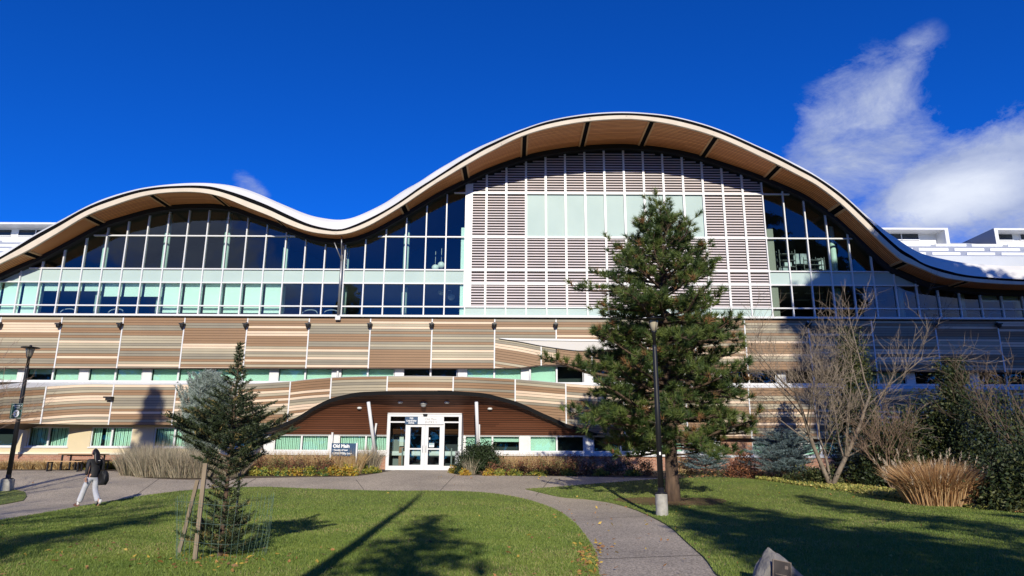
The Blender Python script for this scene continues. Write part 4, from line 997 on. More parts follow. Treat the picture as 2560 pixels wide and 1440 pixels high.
tag(cb.build('cones', mat('cone_brown', (0.20, 0.075, 0.04), .8), ptree, smooth=True), kind='stuff')
# mulch ring of dead needles
rg = MB(); c = (pl.x, pl.y); rim = [(c[0]+(1.75+.3*math.sin(3*t))*math.cos(t), c[1]+(1.25+.2*math.cos(2*t))*math.sin(t)) for t in [2*math.pi*k/28 for k in range(28)]]
for k in range(28):
    a, b_ = rim[k], rim[(k+1) % 28]; rg.poly([(c[0], c[1], gz(*c)+.075), (a[0], a[1], gz(*a)+.045), (b_[0], b_[1], gz(*b_)+.045)])
tag(rg.build('needle_litter', mat('needle_litter', (0.15, 0.065, 0.03), .95, (0.13, 0.10, 0.035), 6, bump=.8, bscale=50)), 'ring of dead brown needles around the pine trunk', 'litter', kind='stuff')

# ---- fir/spruce builder: flat tiers of short needled shoots
def conifer(loc, H, prof, label, mats, nb=70, shoots=9, nd=26, nl=.034, nw=.007, zlow=.2, droop=-.02, group=None, name='fir_tree', trunk_r=.05, lift=.18, cat='tree', rise=.12, base_n=None):
    root = empty(name, loc, label, cat, group)
    tb = MB(); tb.tube([(0, 0, -.1), (0.01, 0, H*.5), (0, 0, H)], [trunk_r, trunk_r*.6, .008], 8)
    segs = []
    for i in range(nb):
        u = (i+.5)/nb; z = zlow+(H*.985-zlow)*u; az = i*2.39996+random.uniform(-.3, .3)
        for a, c in zip(prof[:-1], prof[1:]):
            if a[0] <= z <= c[0]: break
        t = (z-a[0])/max(1e-6, c[0]-a[0]); r = (a[1]+(c[1]-a[1])*t)*random.uniform(.62, 1.16)
        pts, _ = limb(tb, (0, 0, z), (math.cos(az), math.sin(az), lift), r, .006+.009*r, 4, .05, rise/3, 5, .35)
        for a_, b_ in zip(pts[1:-1], pts[2:]): segs.append((a_, b_))
        ns = max(2, int(shoots*min(1, r)))
        for k in range(ns):
            q, dd = at(pts, .15+.85*(k+1)/ns); s = dd.cross(Vector((0, 0, 1))); s.normalize()
            for side in (1, -1):
                sd = (dd*.75+s*side*.8+Vector((0, 0, random.uniform(-.08, .3)))).normalized(); l2 = random.uniform(.25, .42)*r*(1.1-.75*(k+1)/ns)+.05
                segs.append((q, q+sd*l2))
                if l2 > .2:
                    sd2 = (sd+dd*.9+Vector((0, 0, .2))).normalized(); segs.append((q+sd*l2*.5, q+sd*l2*.5+sd2*l2*.5))
        segs.append((pts[-2], pts[-1]+(pts[-1]-pts[-2])*.4))
    segs.append((Vector((0, 0, H*.75)), Vector((0, 0, H*.9))))
    tb.build('trunk', BARK, root)
    A = np.array([list(a) for a, b_ in segs]); Bq = np.array([list(b_) for a, b_ in segs]); Ld = np.linalg.norm(Bq-A, axis=1)
    cnt = np.maximum(4, (nd*Ld/.25).astype(int)); ii = np.repeat(np.arange(len(segs)), cnt); t = RNG.random(len(ii))[:, None]
    base = A[ii]+(Bq-A)[ii]*t; ax = unit((Bq-A)[ii]); d = unit(ax*.75+unit(RNG.normal(size=(len(ii), 3)))+np.array([0, 0, .15]))
    tr = needles(base, d, nl*(.7+.6*RNG.random(len(ii))), nw); tone = RNG.random(len(segs))[ii]; idx = np.where(tone < .5, 0, 1)
    if len(mats) > 2: idx = np.where(tone > .93, 2, idx)
    tris('foliage', tr, mats, root, idx); return root
FG = [mat('fir_dark', (0.040, 0.060, 0.026), .5, trans=.15), mat('fir_green', (0.075, 0.10, 0.042), .5, trans=.15), mat('fir_tip', (0.22, 0.17, 0.06), .6)]
fl = G(548, 1398)
conifer((fl.x, fl.y, fl.z), 3.48, [(0, .62), (.35, .55), (.8, .28), (1.2, .3), (1.25, .45), (1.5, .8), (1.78, 1.02), (2.0, .85), (2.3, .5), (2.65, .30), (2.92, .16), (3.05, .06), (3.5, .01)], 'young dark green fir tree propped by wooden stakes inside a wire cage', FG, nb=150, shoots=11, nd=52, nl=.045, nw=.012, zlow=.05, trunk_r=.045, lift=.28, rise=.16)
# stakes and cage
WD = mat('weathered_wood', (0.28, 0.22, 0.16), .9, (0.19, 0.145, 0.105), 6, stretch=(1, 1, .2))
def plank(pa, pb, wdt, m, label, top_sharp=True):
    a = G(*pa); d = ray(*pb); t = a.y/d.y*1.0; b_ = Vector((d.x*t, a.y+.0, CAMZ+d.z*t)); v = (b_-a); n = v.normalized(); s = Vector((1, 0, 0)); f = n.cross(s).normalized(); s = f.cross(n).normalized()
    q = MB(); w2 = wdt/2; lo = a-n*.15
    q.hexa([lo-s*w2-f*w2*.6-a, lo+s*w2-f*w2*.6-a, lo+s*w2+f*w2*.6-a, lo-s*w2+f*w2*.6-a, b_-s*w2-f*w2*.6-a, b_+s*w2-f*w2*.6-a, b_+s*w2+f*w2*.6-a, b_-s*w2+f*w2*.6-a])
    return tag(q.build('tree_stake', m, loc=a), label, 'stake')
plank((486, 1408), (514, 1158), .062, WD, 'taller wooden stake in front of the young fir, leaning right')
plank((446, 1388), (494, 1200), .058, WD, 'shorter wooden stake at the left edge of the wire cage')
plank((585, 1345), (600, 1175), .045, mat('dark_stake', (0.05, 0.04, 0.035), .9, (0.2, 0.17, 0.14), 9), 'thin dark stake at the right of the young fir trunk')
cg = MB(); cx, cy, cz = fl.x-.02, fl.y+.05, fl.z; RC = .66
def cring(z, k=0): return [(cx+(RC+.05*math.sin(3*t+z*2)+.07*z)*math.cos(t), cy+(RC+.04*math.cos(2*t)+.03*z)*math.sin(t), cz+z+.03*math.sin(2*t)) for t in [2*math.pi*i/40 for i in range(41)]]
for z in (.03, .31, .59, .87): cg.tube(cring(z), .0025, 3, cap=False)
for i in range(40):
    r0, r1, r2 = cring(.02)[i], cring(.45)[i], cring(.95+.04*math.sin(i))[i]; cg.tube([r0, r1, r2], .0028, 3, cap=False)
tag(cg.build('wire_cage', mat('wire_green', (0.09, 0.15, 0.12), .4, metal=.3)), 'greenish wire mesh cage around the base of the young fir', 'cage')

# ---- generic leafy shrub
def shrub(name, loc, w_, h_, mats, n, size, label, cat='shrub', group=None, depth=None, shape='dome', stems=True, clump=26, flat=0.0, bark=None):
    root = empty(name, loc, label, cat, group); dp = depth or w_*.8
    k = clump; c = unit(RNG.normal(size=(k, 3))); c[:, 2] = np.abs(c[:, 2]); rr = .45+.5*RNG.random((k, 1)); c = c*rr
    if shape == 'cone': c[:, 2] = RNG.random(k)**1.1; c[:, :2] = unit(RNG.normal(size=(k, 2)))*((1-c[:, 2:3])*.85+.08)*(.4+.6*RNG.random((k, 1)))
    if shape == 'column': c[:, 2] = RNG.random(k); c[:, :2] = unit(RNG.normal(size=(k, 2)))*(np.minimum(1, 2.6*(1.02-c[:, 2:3]))*.8)*(.4+.6*RNG.random((k, 1)))
    ii = RNG.integers(0, k, n); sg = .20 if shape == 'dome' else .15
    p = c[ii]+RNG.normal(size=(n, 3))*np.array([sg, sg, sg*.7]); p[:, 2] = np.abs(p[:, 2]); p = p*np.array([w_/2, dp/2, h_]); p[:, 2] = np.minimum(p[:, 2], h_*1.08)
    T = leaves(p, size, flat); tone = RNG.random(k)[ii]*.7+RNG.random(n)*.3; nm = len(mats); idx = np.minimum((tone*nm).astype(int), nm-1)
    tris('foliage', T, mats, root, np.concatenate([idx, idx]))
    if stems:
        q = MB()
        for j in range(9):
            e = c[j]*np.array([w_/2, dp/2, h_])*.8; q.tube([(0, 0, -.05), (e[0]*.5, e[1]*.5, e[2]*.6), tuple(e)], [.03*max(.5, h_/2), .02, .008], 4, cap=False)
        q.build('stems', bark or BARK, root)
    return root
def stemclump(name, loc, w_, h_, mats, n, label, cat='grass', group=None, width=.014, lean=.35, plume=None, depth=None, droop=.35, basef=.30):
    """upright stems fanning out, each two joined slim pieces"""
    root = empty(name, loc, label, cat, group); dp = depth or w_*.7
    a = RNG.random(n)*2*math.pi; r = np.sqrt(RNG.random(n)); b0 = np.stack([np.cos(a)*r*w_*basef, np.sin(a)*r*dp*basef, np.zeros(n)], 1)
    hh = h_*(.55+.5*RNG.random(n)); d = np.stack([np.cos(a)*r*lean, np.sin(a)*r*lean, np.ones(n)], 1)+RNG.normal(size=(n, 3))*.10; d = unit(d)
    mid = b0+d*(hh*.6)[:, None]; d2 = unit(d+np.stack([np.cos(a)*droop, np.sin(a)*droop, -.15*np.ones(n)], 1)*r[:, None]); tip = mid+d2*(hh*.45)[:, None]
    s = unit(np.cross(d, RNG.normal(size=(n, 3))))*width/2
    T = np.concatenate([np.stack([b0-s, b0+s, mid+s*.8], 1), np.stack([b0-s, mid+s*.8, mid-s*.8], 1), np.stack([mid-s*.8, mid+s*.8, tip], 1)])
    idx = RNG.integers(0, len(mats), n); tris('blades', T, mats, root, np.concatenate([idx]*3))
    if plume:
        m = plume[1]; j = RNG.integers(0, n, m); bt = tip[j]+np.array([0, 0, h_*.02]); k = 16
        ax = unit(d2[j]*.6+np.array([.1, 0, .9])); tt = RNG.random((m, k, 1))*plume[2]; bb_ = bt[:, None, :]+ax[:, None, :]*tt; dd = unit(ax[:, None, :]*1.3+RNG.normal(size=(m, k, 3))*.5)
        tris('plumes', needles(bb_.reshape(-1, 3), dd.reshape(-1, 3), .10, .022), plume[0], root)
    return root
def loc_of(px, py): p = G(px, py); return (p.x, p.y, p.z)
def mpp(p): return (p[1]*.972+.235*(p[2]-CAMZ))/FPX*1.0
GOLD = [mat('dry_gold', (0.52, 0.36, 0.16), .8, trans=.2), mat('dry_straw', (0.62, 0.48, 0.26), .8, trans=.2), mat('dry_ochre', (0.36, 0.22, 0.09), .8)]
GRYS = [mat('dry_greybrown', (0.30, 0.24, 0.17), .85), mat('dry_greygreen', (0.20, 0.19, 0.13), .85), mat('dry_pale', (0.42, 0.36, 0.26), .85)]
BRN = [mat('perennial_brown', (0.10, 0.05, 0.03), .85), mat('perennial_rust', (0.17, 0.07, 0.035), .85), mat('perennial_olive', (0.12, 0.12, 0.04), .8)]
LOWG = [mat('low_green', (0.07, 0.13, 0.03), .6, trans=.2), mat('low_yellow', (0.36, 0.32, 0.05), .6, trans=.2), mat('low_lime', (0.22, 0.26, 0.05), .6, trans=.2)]
YEL = [mat('yellow_leaf', (0.62, 0.45, 0.05), .6, trans=.25), mat('gold_leaf', (0.42, 0.25, 0.04), .6, trans=.2), mat('low_lime2', (0.25, 0.28, 0.06), .6, trans=.2)]
DKG = [mat('dark_leaf', (0.011, 0.022, 0.007), .7), mat('mid_leaf', (0.030, 0.05, 0.014), .6, trans=.15), mat('olive_leaf', (0.085, 0.095, 0.025), .6, trans=.15)]
BLU = [mat('blue_needle', (0.10, 0.15, 0.16), .7), mat('blue_needle_light', (0.20, 0.27, 0.28), .7)]
JUN = [mat('juniper_grey', (0.20, 0.25, 0.22), .8), mat('juniper_light', (0.34, 0.40, 0.37), .8)]
RED = [mat('red_brown_leaf', (0.16, 0.055, 0.03), .7), mat('red_brown_dark', (0.07, 0.03, 0.02), .8), mat('red_orange_leaf', (0.26, 0.10, 0.04), .7)]
# bed plants -------------------------------------------------------------
def back(px, py, dy): 
    p = G(px, py); x = p.x*(p.y+dy)/p.y; return (x, p.y+dy, gz(x, p.y+dy))
gl = ['behind the navy entrance sign', 'behind the brown perennials']
for k, px in enumerate([655, 692, 730, 768, 806, 845, 885, 1262, 1300, 1340, 1382, 1425]):
    p = back(px, 1189, .9+.3*(k % 2)); side = 'left' if px < 1000 else 'right'
    stemclump('golden_grass', p, 1.0, 1.12 if px < 1000 else 1.0, GOLD, 420, 'dry golden ornamental grass in the planting bed %s of the entrance' % side, 'grass', 'golden grasses %s of the entrance' % side, width=.013)
for k, (px, h_) in enumerate([(625, .7), (652, .8), (690, .85), (722, .75), (752, .8), (790, .75), (815, .7), (1230, .6), (1268, .6), (1310, .65), (1352, .7), (1392, .8), (1432, .85), (1475, .8), (1520, .85), (1565, .8), (1610, .8)]):
    p = back(px, 1190, .45); side = 'left' if px < 1000 else 'right'
    shrub('brown_perennial', p, 1.0, h_, BRN, 1100, .035, 'dead brown perennial clump at the foot of the golden grass %s of the entrance' % side, 'plant', 'brown perennials %s of the entrance' % side, stems=False)
for k, (px, w_, h_, mt) in enumerate([(622, .8, .35, 0), (660, .8, .4, 0), (700, .7, .38, 0), (740, .8, .36, 1), (776, .7, .42, 0), (808, .7, .3, 0), (835, .6, .45, 1), (862, .65, .5, 1), (882, .6, .45, 1), (908, .7, .4, 0), (935, .6, .3, 0), (1135, .55, .32, 1), (1162, .5, .28, 1), (1222, .6, .3, 1), (1246, .6, .3, 0), (1290, .7, .28, 0), (1345, .8, .3, 0), (1420, .7, .3, 0), (1500, .7, .3, 0), (1580, .7, .3, 0)]):
    p = back(px, 1190 if px > 1150 or px < 900 else 1184, .16); side = 'left' if px < 1000 else 'right'
    shrub('edging_plant', p, w_, h_, YEL if mt else LOWG, 520, .05, ('low bright yellow edging plant beside the path %s of the entrance' if mt else 'low green and lime edging plant beside the path %s of the entrance') % side, 'plant', ('yellow' if mt else 'green')+' edging plants %s of the entrance' % side, stems=False, depth=.45)
p = back(918, 1185, 1.0); stemclump('grey_grass_clump', p, 1.5, 1.25, GRYS, 1000, 'grey-brown wispy grass clump between the navy sign and the entrance', 'grass')
for k, (px, py, w_, h_) in enumerate([(325, 1192, 1.4, 1.2), (368, 1196, 1.6, 1.35), (412, 1197, 1.6, 1.3), (455, 1198, 1.6, 1.25), (498, 1198, 1.5, 1.2), (380, 1186, 1.8, 1.5), (345, 1184, 1.5, 1.35), (430, 1188, 1.8, 1.4), (475, 1188, 1.6, 1.3), (540, 1195, 1.4, 1.0), (585, 1195, 1.3, .9)]):
    p = back(px, py, .5); stemclump('lavender_shrub', p, w_, h_, GRYS, 900, 'dry grey-brown twiggy shrub in the bed beside the path bend', 'shrub', 'dry twiggy shrubs beside the path bend', width=.014, lean=.5, droop=.15)
for k, px in enumerate([8, 40, 75, 110, 150, 190, 228, 262, 300]):
    p = back(px, 1175, .8); stemclump('sedge_tuft', p, 1.1, .55 if k < 7 else .6, GOLD if k < 6 else LOWG+[GOLD[2]], 420, ('dry ochre grass tuft at the foot of the brick plinth behind the picnic table' if k < 6 else 'green grass tuft at the foot of the brick plinth right of the walking person'), 'grass', 'ochre tufts behind the picnic table' if k < 6 else 'green tufts beside the brick plinth', width=.02, lean=.9, droop=.8)
# shrubs with a place of their own
shrub('green_bush', back(1203, 1186, .6), 2.1, 1.42, DKG[:2]+[DKG[1]], 17000, .045, 'dense rounded dark green bush just right of the entrance doors', depth=1.6, clump=60)
stemclump('bare_twig_shrub', back(1178, 1187, .15), .6, .8, GRYS, 160, 'small pale bare twig shrub in front of the round green bush', 'shrub')
conifer(back(500, 1188, .9), 4.15, [(0, 1.7), (.8, 2.0), (1.8, 2.0), (2.6, 1.7), (3.2, 1.25), (3.8, .7), (4.3, .3)], 'blue-grey juniper with upright fluffy shoots behind the young fir', JUN, nb=190, shoots=8, nd=24, nl=.09, nw=.02, lift=.9, rise=.5, name='grey_juniper', cat='shrub', trunk_r=.07)
conifer(back(1765, 1192, .5), 1.75, [(0, 1.0), (.5, 1.1), (1.1, .8), (1.5, .5), (1.8, .1)], 'blue spruce behind the pine trunk, left of the reddish shrub', BLU, nb=90, shoots=8, nd=26, nl=.05, nw=.016, lift=.1, name='blue_spruce', rise=.1)
conifer(back(1965, 1202, .5), 2.1, [(0, 1.35), (.6, 1.6), (1.2, 1.4), (1.7, .8), (2.15, .1)], 'broad blue spruce under the windows left of the bare multi-stem tree', BLU, nb=110, shoots=9, nd=26, nl=.05, nw=.016, lift=.1, name='blue_spruce', rise=.1)
conifer(back(2143, 1212, 1.2), 2.2, [(0, .8), (.8, .9), (1.6, .6), (2.2, .1)], 'blue spruce just right of the bare multi-stem tree', BLU, nb=80, shoots=8, nd=26, nl=.05, nw=.016, lift=.1, name='blue_spruce', rise=.1)
shrub('reddish_shrub', back(1855, 1196, .4), 1.5, 1.15, RED, 2600, .045, 'red-brown low shrub between the two blue spruces behind the pine')
shrub('yellowing_shrub', back(1715, 1192, 1.3), 1.0, .9, GOLD, 1300, .04, 'small straw-coloured shrub against the plinth right of the pine trunk')
shrub('low_green_shrub', back(2040, 1212, .4), 2.2, .75, DKG, 3600, .045, 'low spreading olive green shrub in front of the spruces')
GC = [mat('groundcover_lime', (0.40, 0.40, 0.10), .6, trans=.2), mat('groundcover_yellow', (0.60, 0.50, 0.16), .6, trans=.2), mat('groundcover_green', (0.12, 0.17, 0.04), .6)]
c = []
for _ in range(16000):
    t = random.random(); px = 1890+t*600; y0 = np.interp(px, [1883, 1987, 2092, 2217, 2342, 2425, 2500], [1200, 1214.6, 1229, 1246, 1264, 1273, 1280]); p = G(px, y0-1-random.random()*np.interp(px, [1890, 2050, 2200, 2350, 2500], [4, 14, 20, 14, 5])); c.append((p.x, p.y, p.z+.03+.08*random.random()))
T = leaves(c, .05, .4); n = len(c); r = RNG.random(n); idx = np.where(r < .45, 0, np.where(r < .75, 1, 2)); tag(tris('ground_cover', T, GC, idx=np.concatenate([idx, idx])), 'yellow-green ground cover along the right lawn edge', 'ground cover', kind='stuff')
c = []
for _ in range(9000):
    px = random.uniform(1700, 2600); y0 = np.interp(px, [1700, 1883, 1987, 2092, 2217, 2342, 2425, 2600], [1198, 1200, 1214.6, 1229, 1246, 1264, 1273, 1292]); p = G(px, y0-2-random.random()*30); c.append((p.x, p.y, p.z+.03+.05*random.random()))
T = leaves(c, .05, .6); r = RNG.random(len(c)); idx = np.where(r < .5, 0, np.where(r < .8, 1, 2)); tag(tris('bed_litter', T, [BRN[2], DKG[1], LV[1]], idx=np.concatenate([idx, idx])), 'dead leaves and low growth covering the planting bed', 'leaves', kind='stuff')
gp = G(2388, 1270); gp = (gp.x, gp.y+.7, gz(gp.x, gp.y+.7))
RUST = [mat('reed_rust', (0.52, 0.31, 0.15), .75, trans=.2), mat('reed_gold', (0.64, 0.44, 0.24), .75, trans=.2), mat('reed_brown', (0.38, 0.20, 0.09), .75)]
stemclump('maiden_grass', gp, 2.5, 1.45, RUST, 6500, 'big rust-gold ornamental grass clump with pale plumes at the right lawn edge', 'grass', width=.022, lean=.38, plume=(mat('plume_pale', (0.62, 0.52, 0.40), .8, trans=.3), 90, .22), depth=1.7, droop=.8, basef=.42)
# evergreens against the right-hand wall
GRC = [DKG[0], DKG[1], DKG[2]]
for px, py, dy, w_, h_, sh, n, lb in [(2165, 1215, 1.9, 2.6, 6.0, 'column', 15000, 'tall dark cypress against the striped wall behind the bare tree'),
    (2225, 1225, .9, 2.6, 2.6, 'dome', 9000, 'rounded dark green bush right of the bare multi-stem tree'),
    (2300, 1235, 2.2, 2.6, 2.9, 'dome', 9000, 'olive green arching bush behind the rust-gold grass'),
    (2420, 1245, 2.6, 3.2, 4.6, 'cone', 12000, 'pointed green evergreen behind the right end of the rust-gold grass'),
    (2530, 1262, 2.0, 3.6, 3.8, 'dome', 13000, 'broad dark evergreen bush at the right edge behind the lawn'),
    (2590, 1285, .8, 3.2, 2.4, 'dome', 10000, 'low dark green bush in front at the right edge of the lawn'),
    (2490, 1268, .4, 1.8, 1.5, 'dome', 5000, 'small dark green bush between the rust-gold grass and the right edge'),
    (2345, 1240, 3.0, 2.6, 3.5, 'dome', 8000, 'dark bush close to the wall between the arching bush and the pointed evergreen')]:
    shrub('evergreen_bush' if sh == 'dome' else 'evergreen_tree', back(px, py, dy), w_, h_, GRC, n, .06, lb, shape=sh, clump=60)
# ---- bare deciduous trees
def baretree(loc, stems, label, depth=5, name='bare_tree', m=None, group=None, cat='tree', kids=(3, 4), shrink=.66, spread=.55, minr=.006, up=.10):
    root = empty(name, loc, label, cat, group); tb = MB(); bb = MB(); cnt = [0]
    def grow(p, d, L_, r, lv):
        if cnt[0] > 10000: return
        cnt[0] += 1
        mb = tb if lv == 0 else bb
        pts, rr = limb(mb, p, d, L_, r, 7 if lv == 0 else (5 if lv == 1 else 3), .07 if lv < 2 else .13, up*(.6 if lv else .3), 7 if lv == 0 else 4, .45)
        if lv >= depth: return
        n = random.randint(*kids)+(3 if lv == 0 else 1 if lv < 3 else 0)
        for k in range(n):
            t = random.uniform(.30, .97) if k else 1.0
            q, dd = at(pts, min(t, .999)); s = Vector((random.gauss(0, 1), random.gauss(0, 1), random.gauss(0, .6))); s = (s-dd*s.dot(dd)).normalized()
            nd_ = (dd+s*random.uniform(spread*.6, spread*1.3)).normalized(); grow(q, nd_, L_*shrink*random.uniform(.7, 1.15), max(minr, rr[-1]*random.uniform(.5, .72) if k else rr[-1]*.85), lv+1)
    for (d, L_, r) in stems: grow((0, 0, -.1), d, L_, r, 0)
    tb.build('trunk', m or BARKG, root, smooth=True); bb.build('branches', m or BARKG, root); return root
bl = G(2078, 1215)
random.seed(23)
baretree((bl.x, bl.y, bl.z), [((-.55, .05, 1), 3.9, .10), ((.34, -.05, 1), 4.1, .105), ((-.02, .12, 1), 3.5, .06)], 'bare multi-stem tree with pale branches at the lawn edge right of the pine', depth=4, kids=(3, 5), shrink=.64, spread=.78, minr=.007, m=mat('bark_tan', (0.16, 0.125, 0.095), .9, (0.25, 0.20, 0.155), 6, bump=.4, bscale=18))
random.seed(5)
p = back(2232, 1228, .2)
baretree(p, [((-.25, 0, 1), 1.5, .035), ((.1, .1, 1), 1.6, .035), ((.35, 0, 1), 1.4, .03), ((.0, -.1, 1), 1.7, .03), ((.5, .1, .9), 1.2, .03)], 'bare reddish-brown thicket shrub left above the rust-gold grass', depth=4, name='bare_shrub', cat='shrub', kids=(2, 3), spread=.6, minr=.005, m=mat('twig_red', (0.22, 0.145, 0.10), .9))
random.seed(11)
baretree((-17.2, 21.5, gz(-17.2, 21.5)), [((.12, 0, 1), 3.0, .08), ((-.3, .1, 1), 2.8, .06)], 'bare tree just left of the frame whose twigs reach in beside the lamp', depth=4, kids=(2, 3), shrink=.62, spread=.6, m=TWIG)
baretree(back(2600, 1280, 1.8), [((-.25, 0, 1), 2.6, .05), ((.1, .1, 1), 2.8, .05)], 'bare thin-stemmed tree at the right edge in front of the striped wall', depth=4, kids=(2, 3), shrink=.66, spread=.6, m=mat('twig_dark', (0.12, 0.085, 0.06), .9))
# trees behind and beside the viewer: their shadows lie on the lawns, the path and the wall
random.seed(31)
LOD = [mat('far_needles', (0.03, 0.055, 0.018), .7), mat('far_needles2', (0.05, 0.08, 0.025), .7)]
def shade_tree(x, y, H, r, label, z0=.25, n=5000, size=.16, conical=True):
    root = empty('conifer_tree', (x, y, 0), label, 'tree', None); q = MB(); q.tube([(0, 0, -.2), (0, 0, H*.96)], [.22, .03], 8); q.build('trunk', BARK, root)
    c = []
    nl_ = int(H*2.2)
    for k in range(nl_):
        z = H*(z0+(1-z0)*k/nl_); f = (1-(z/H-z0)/(1-z0)); rr = r*(f**.8 if conical else math.sin(math.pi*min(1, f*.9+.1))**.6)+.12
        for j in range(7):
            az = random.uniform(0, 6.283); L_ = rr*random.uniform(.6, 1.1)
            m = max(3, int(n/(nl_*7)*rr/r*1.6))
            for _ in range(m):
                t = random.random()**.7; c.append((math.cos(az)*L_*t+random.gauss(0, .10+.10*r*t/3), math.sin(az)*L_*t+random.gauss(0, .10+.1*r*t/3), z-.12*L_*t+random.gauss(0, .10)))
    T = leaves(c, size); i_ = RNG.integers(0, 2, len(c)); tris('crown', T, LOD, root, np.concatenate([i_, i_])); return root
shade_tree(-.1, -10.5, 13.4, 2.8, 'slim conifer behind the viewer shading the middle of the lawn', .2, 5000, .14)
shade_tree(-7.2, -9.6, 13.4, 2.4, 'slim conifer behind the viewer shading the left lawn', .2, 4500, .14)
shade_tree(9.0, -13.0, 17, 4.2, 'conifer behind the viewer to the right, nearest of the three', .25, 6500, .19)
shade_tree(15.5, -9.0, 13.2, 3.8, 'conifer behind the viewer to the right, middle of the three', .25, 6500, .19)
shade_tree(8.0, -22.0, 20, 4.0, 'conifer far behind the viewer to the right', .4, 9000, .2)
shade_tree(21.5, -14.0, 15.5, 4.2, 'conifer behind the viewer to the right, outermost of the three', .3, 6500, .19)
shade_tree(5.6, -6.5, 10.6, 1.9, 'shorter conifer right behind the viewer, its tip shading the path', .3, 6000, .15)
shade_tree(12.0, -3.5, 13.2, 3.4, 'mid-height conifer behind the viewer shading the right lawn', .25, 4500, .17)
shade_tree(23.2, 6.0, 26.5, 5.2, 'very tall conifer beside the lawn right of the frame', .58, 15000, .3, False)
shade_tree(28.2, 9.0, 22.0, 4.8, 'tall conifer beside the lawn further right of the frame', .3, 20000, .3, False)
shade_tree(20.8, -1.0, 28.5, 3.6, 'tallest conifer of the row beside the lawn right of the frame', .62, 12000, .3, False)
shade_tree(32, 3.0, 24.0, 4.6, 'tall conifer at the far right beyond the frame', .2, 14000, .3, False)
random.seed(17)
shade_tree(-16.8, 4.5, 19.0, 1.5, 'tall slender tree left of the frame, its crown shading the cladding', .80, 330, .23)
baretree((-12.5, 1.0, 0), [((.05, 0, 1), 6.5, .18), ((-.4, .1, 1), 5.5, .12), ((.45, .1, 1), 5.5, .12)], 'wide bare tree left of the frame casting streaked shadows on the path', depth=4, kids=(3, 4), shrink=.62, spread=.8, minr=.02, name='wide_bare_tree', up=.04)
c = []  # unseen tree belt, added and raised to hold low skylight off the facade
for k in range(46):
    x0 = -95+k*4.2+random.uniform(-1, 1); hh = random.uniform(16, 23); y0 = -52+random.uniform(-5, 5); m = 330
    a_ = RNG.normal(size=(m, 3))*np.array([2.6, 2.0, hh*.22])+np.array([x0, y0, hh*.52]); a_[:, 2] = np.clip(a_[:, 2], .2, hh); c.append(a_)
c = np.concatenate(c); T = leaves(c, 1.1); i_ = RNG.integers(0, 2, len(c)); tag(tris('sky_block_wood', T, LOD, idx=np.concatenate([i_, i_])), 'unseen belt of trees far behind the viewer, added to block low sky light, mirrored in the lower windows', 'trees', kind='stuff')
q = MB(); q.tube([(-2.3, -1.2, -.2), (-2.1, -1.2, 2.8), (-1.85, -1.2, 6.2), (-1.75, -1.2, 9.0), (-1.60, -1.2, 10.8), (-1.4, -1.2, 12.2)], [.16, .14, .13, .12, .10, .03], 8); q.tube([(-1.72, -1.2, 9.6), (-1.9, -1.15, 10.2), (-1.92, -1.15, 10.7)], [.05, .04, .02], 5)
tag(q.build('dead_tree_trunk', BARKG), 'leafless crooked tree trunk just behind the viewer', 'tree')
# ================================================================== lamps, signs, rock, table, person
def lamp(loc, H, label, base_r, base_h, tilt=0.0):
    root = empty('street_lamp', loc, label, 'street lamp'); 
    q = MB(); q.lathe([(base_r*1.02, -.3), (base_r, 0), (base_r*.98, base_h-.03), (base_r*.93, base_h)], 24); q.build('concrete_base', CONC, root, smooth=False)
    q = MB(); q.lathe([(.17, base_h), (.17, base_h+.025), (.09, base_h+.04), (.085, base_h+.16)], 16); q.lathe([(.082, base_h+.1), (.075, H*.55), (.062, H*.84), (.062, H*.86)], 16); q.lathe([(.05, H*.86), (.05, H-.42), (.075, H-.40), (.075, H-.36)], 16); q.build('pole', BLACK, root, smooth=True)
    q = MB(); q.lathe([(.075, H-.36), (.115, H-.20), (.14, H-.06), (.14, H-.05)], 20); q.build('glass_lantern', mat('lantern_glass', (0.42, 0.37, 0.28), .3, spec=.4), root, smooth=True)
    q = MB(); 
    for k in range(4):
        t = k*math.pi/2+.4; q.tube([(.08*math.cos(t), .08*math.sin(t), H-.38), (.15*math.cos(t), .15*math.sin(t), H-.05)], .008, 4)
    q.build('lantern_ribs', BLACK, root)
    q = MB(); q.lathe([(.16, H-.06), (.30, H-.035), (.315, H-.02), (.30, H-.005), (.12, H+.015), (.045, H+.02), (.045, H+.07), (.02, H+.085)], 28); q.build('lamp_shade', BLACK, root, smooth=False)
    return root
def height_to(loc, py):
    lo, hi = 1, 9
    for _ in range(40):
        m = (lo+hi)/2; d = Vector((loc[0], loc[1], loc[2]+m))-Vector((0, 0, CAMZ)); v = 720-FPX*d.dot(Uv)/d.dot(Fv)
        if v > py: lo = m
        else: hi = m
    return lo
l1 = G(1655.5, 1292); l1 = (l1.x, l1.y, l1.z); H1 = height_to(l1, 797)
r1 = lamp(l1, H1, 'black lamp post on a round concrete base in front of the pine', .165, .60)
q = MB(); q.box(-.022, .022, -.088, -.083, 1.62, 1.70); q.build('sticker', TXT, r1)
l2 = G(15, 1228); l2 = (l2.x, l2.y, l2.z); H2 = height_to(l2, 868)
r2 = lamp(l2, H2, 'black lamp post at the left edge carrying a green assembly area sign', .22, .42)
SGN = mat('dark_green_sign', (0.010, 0.045, 0.032), .4); SGE = mat('sign_border', (0.35, 0.45, 0.40), .5)
ps = P(48, 1028, l2[1]); zsn = ps.z; xs_n = ps.x
s_ = empty('assembly_sign', (xs_n, l2[1]-.10, zsn), 'dark green assembly area sign with a number one fixed to the left lamp post', 'sign')
q = MB(); q.box(-.19, .19, -.03, -.01, -.27, .27); bd = q.build('sign_panel', SGN, s_)
q = MB(); 
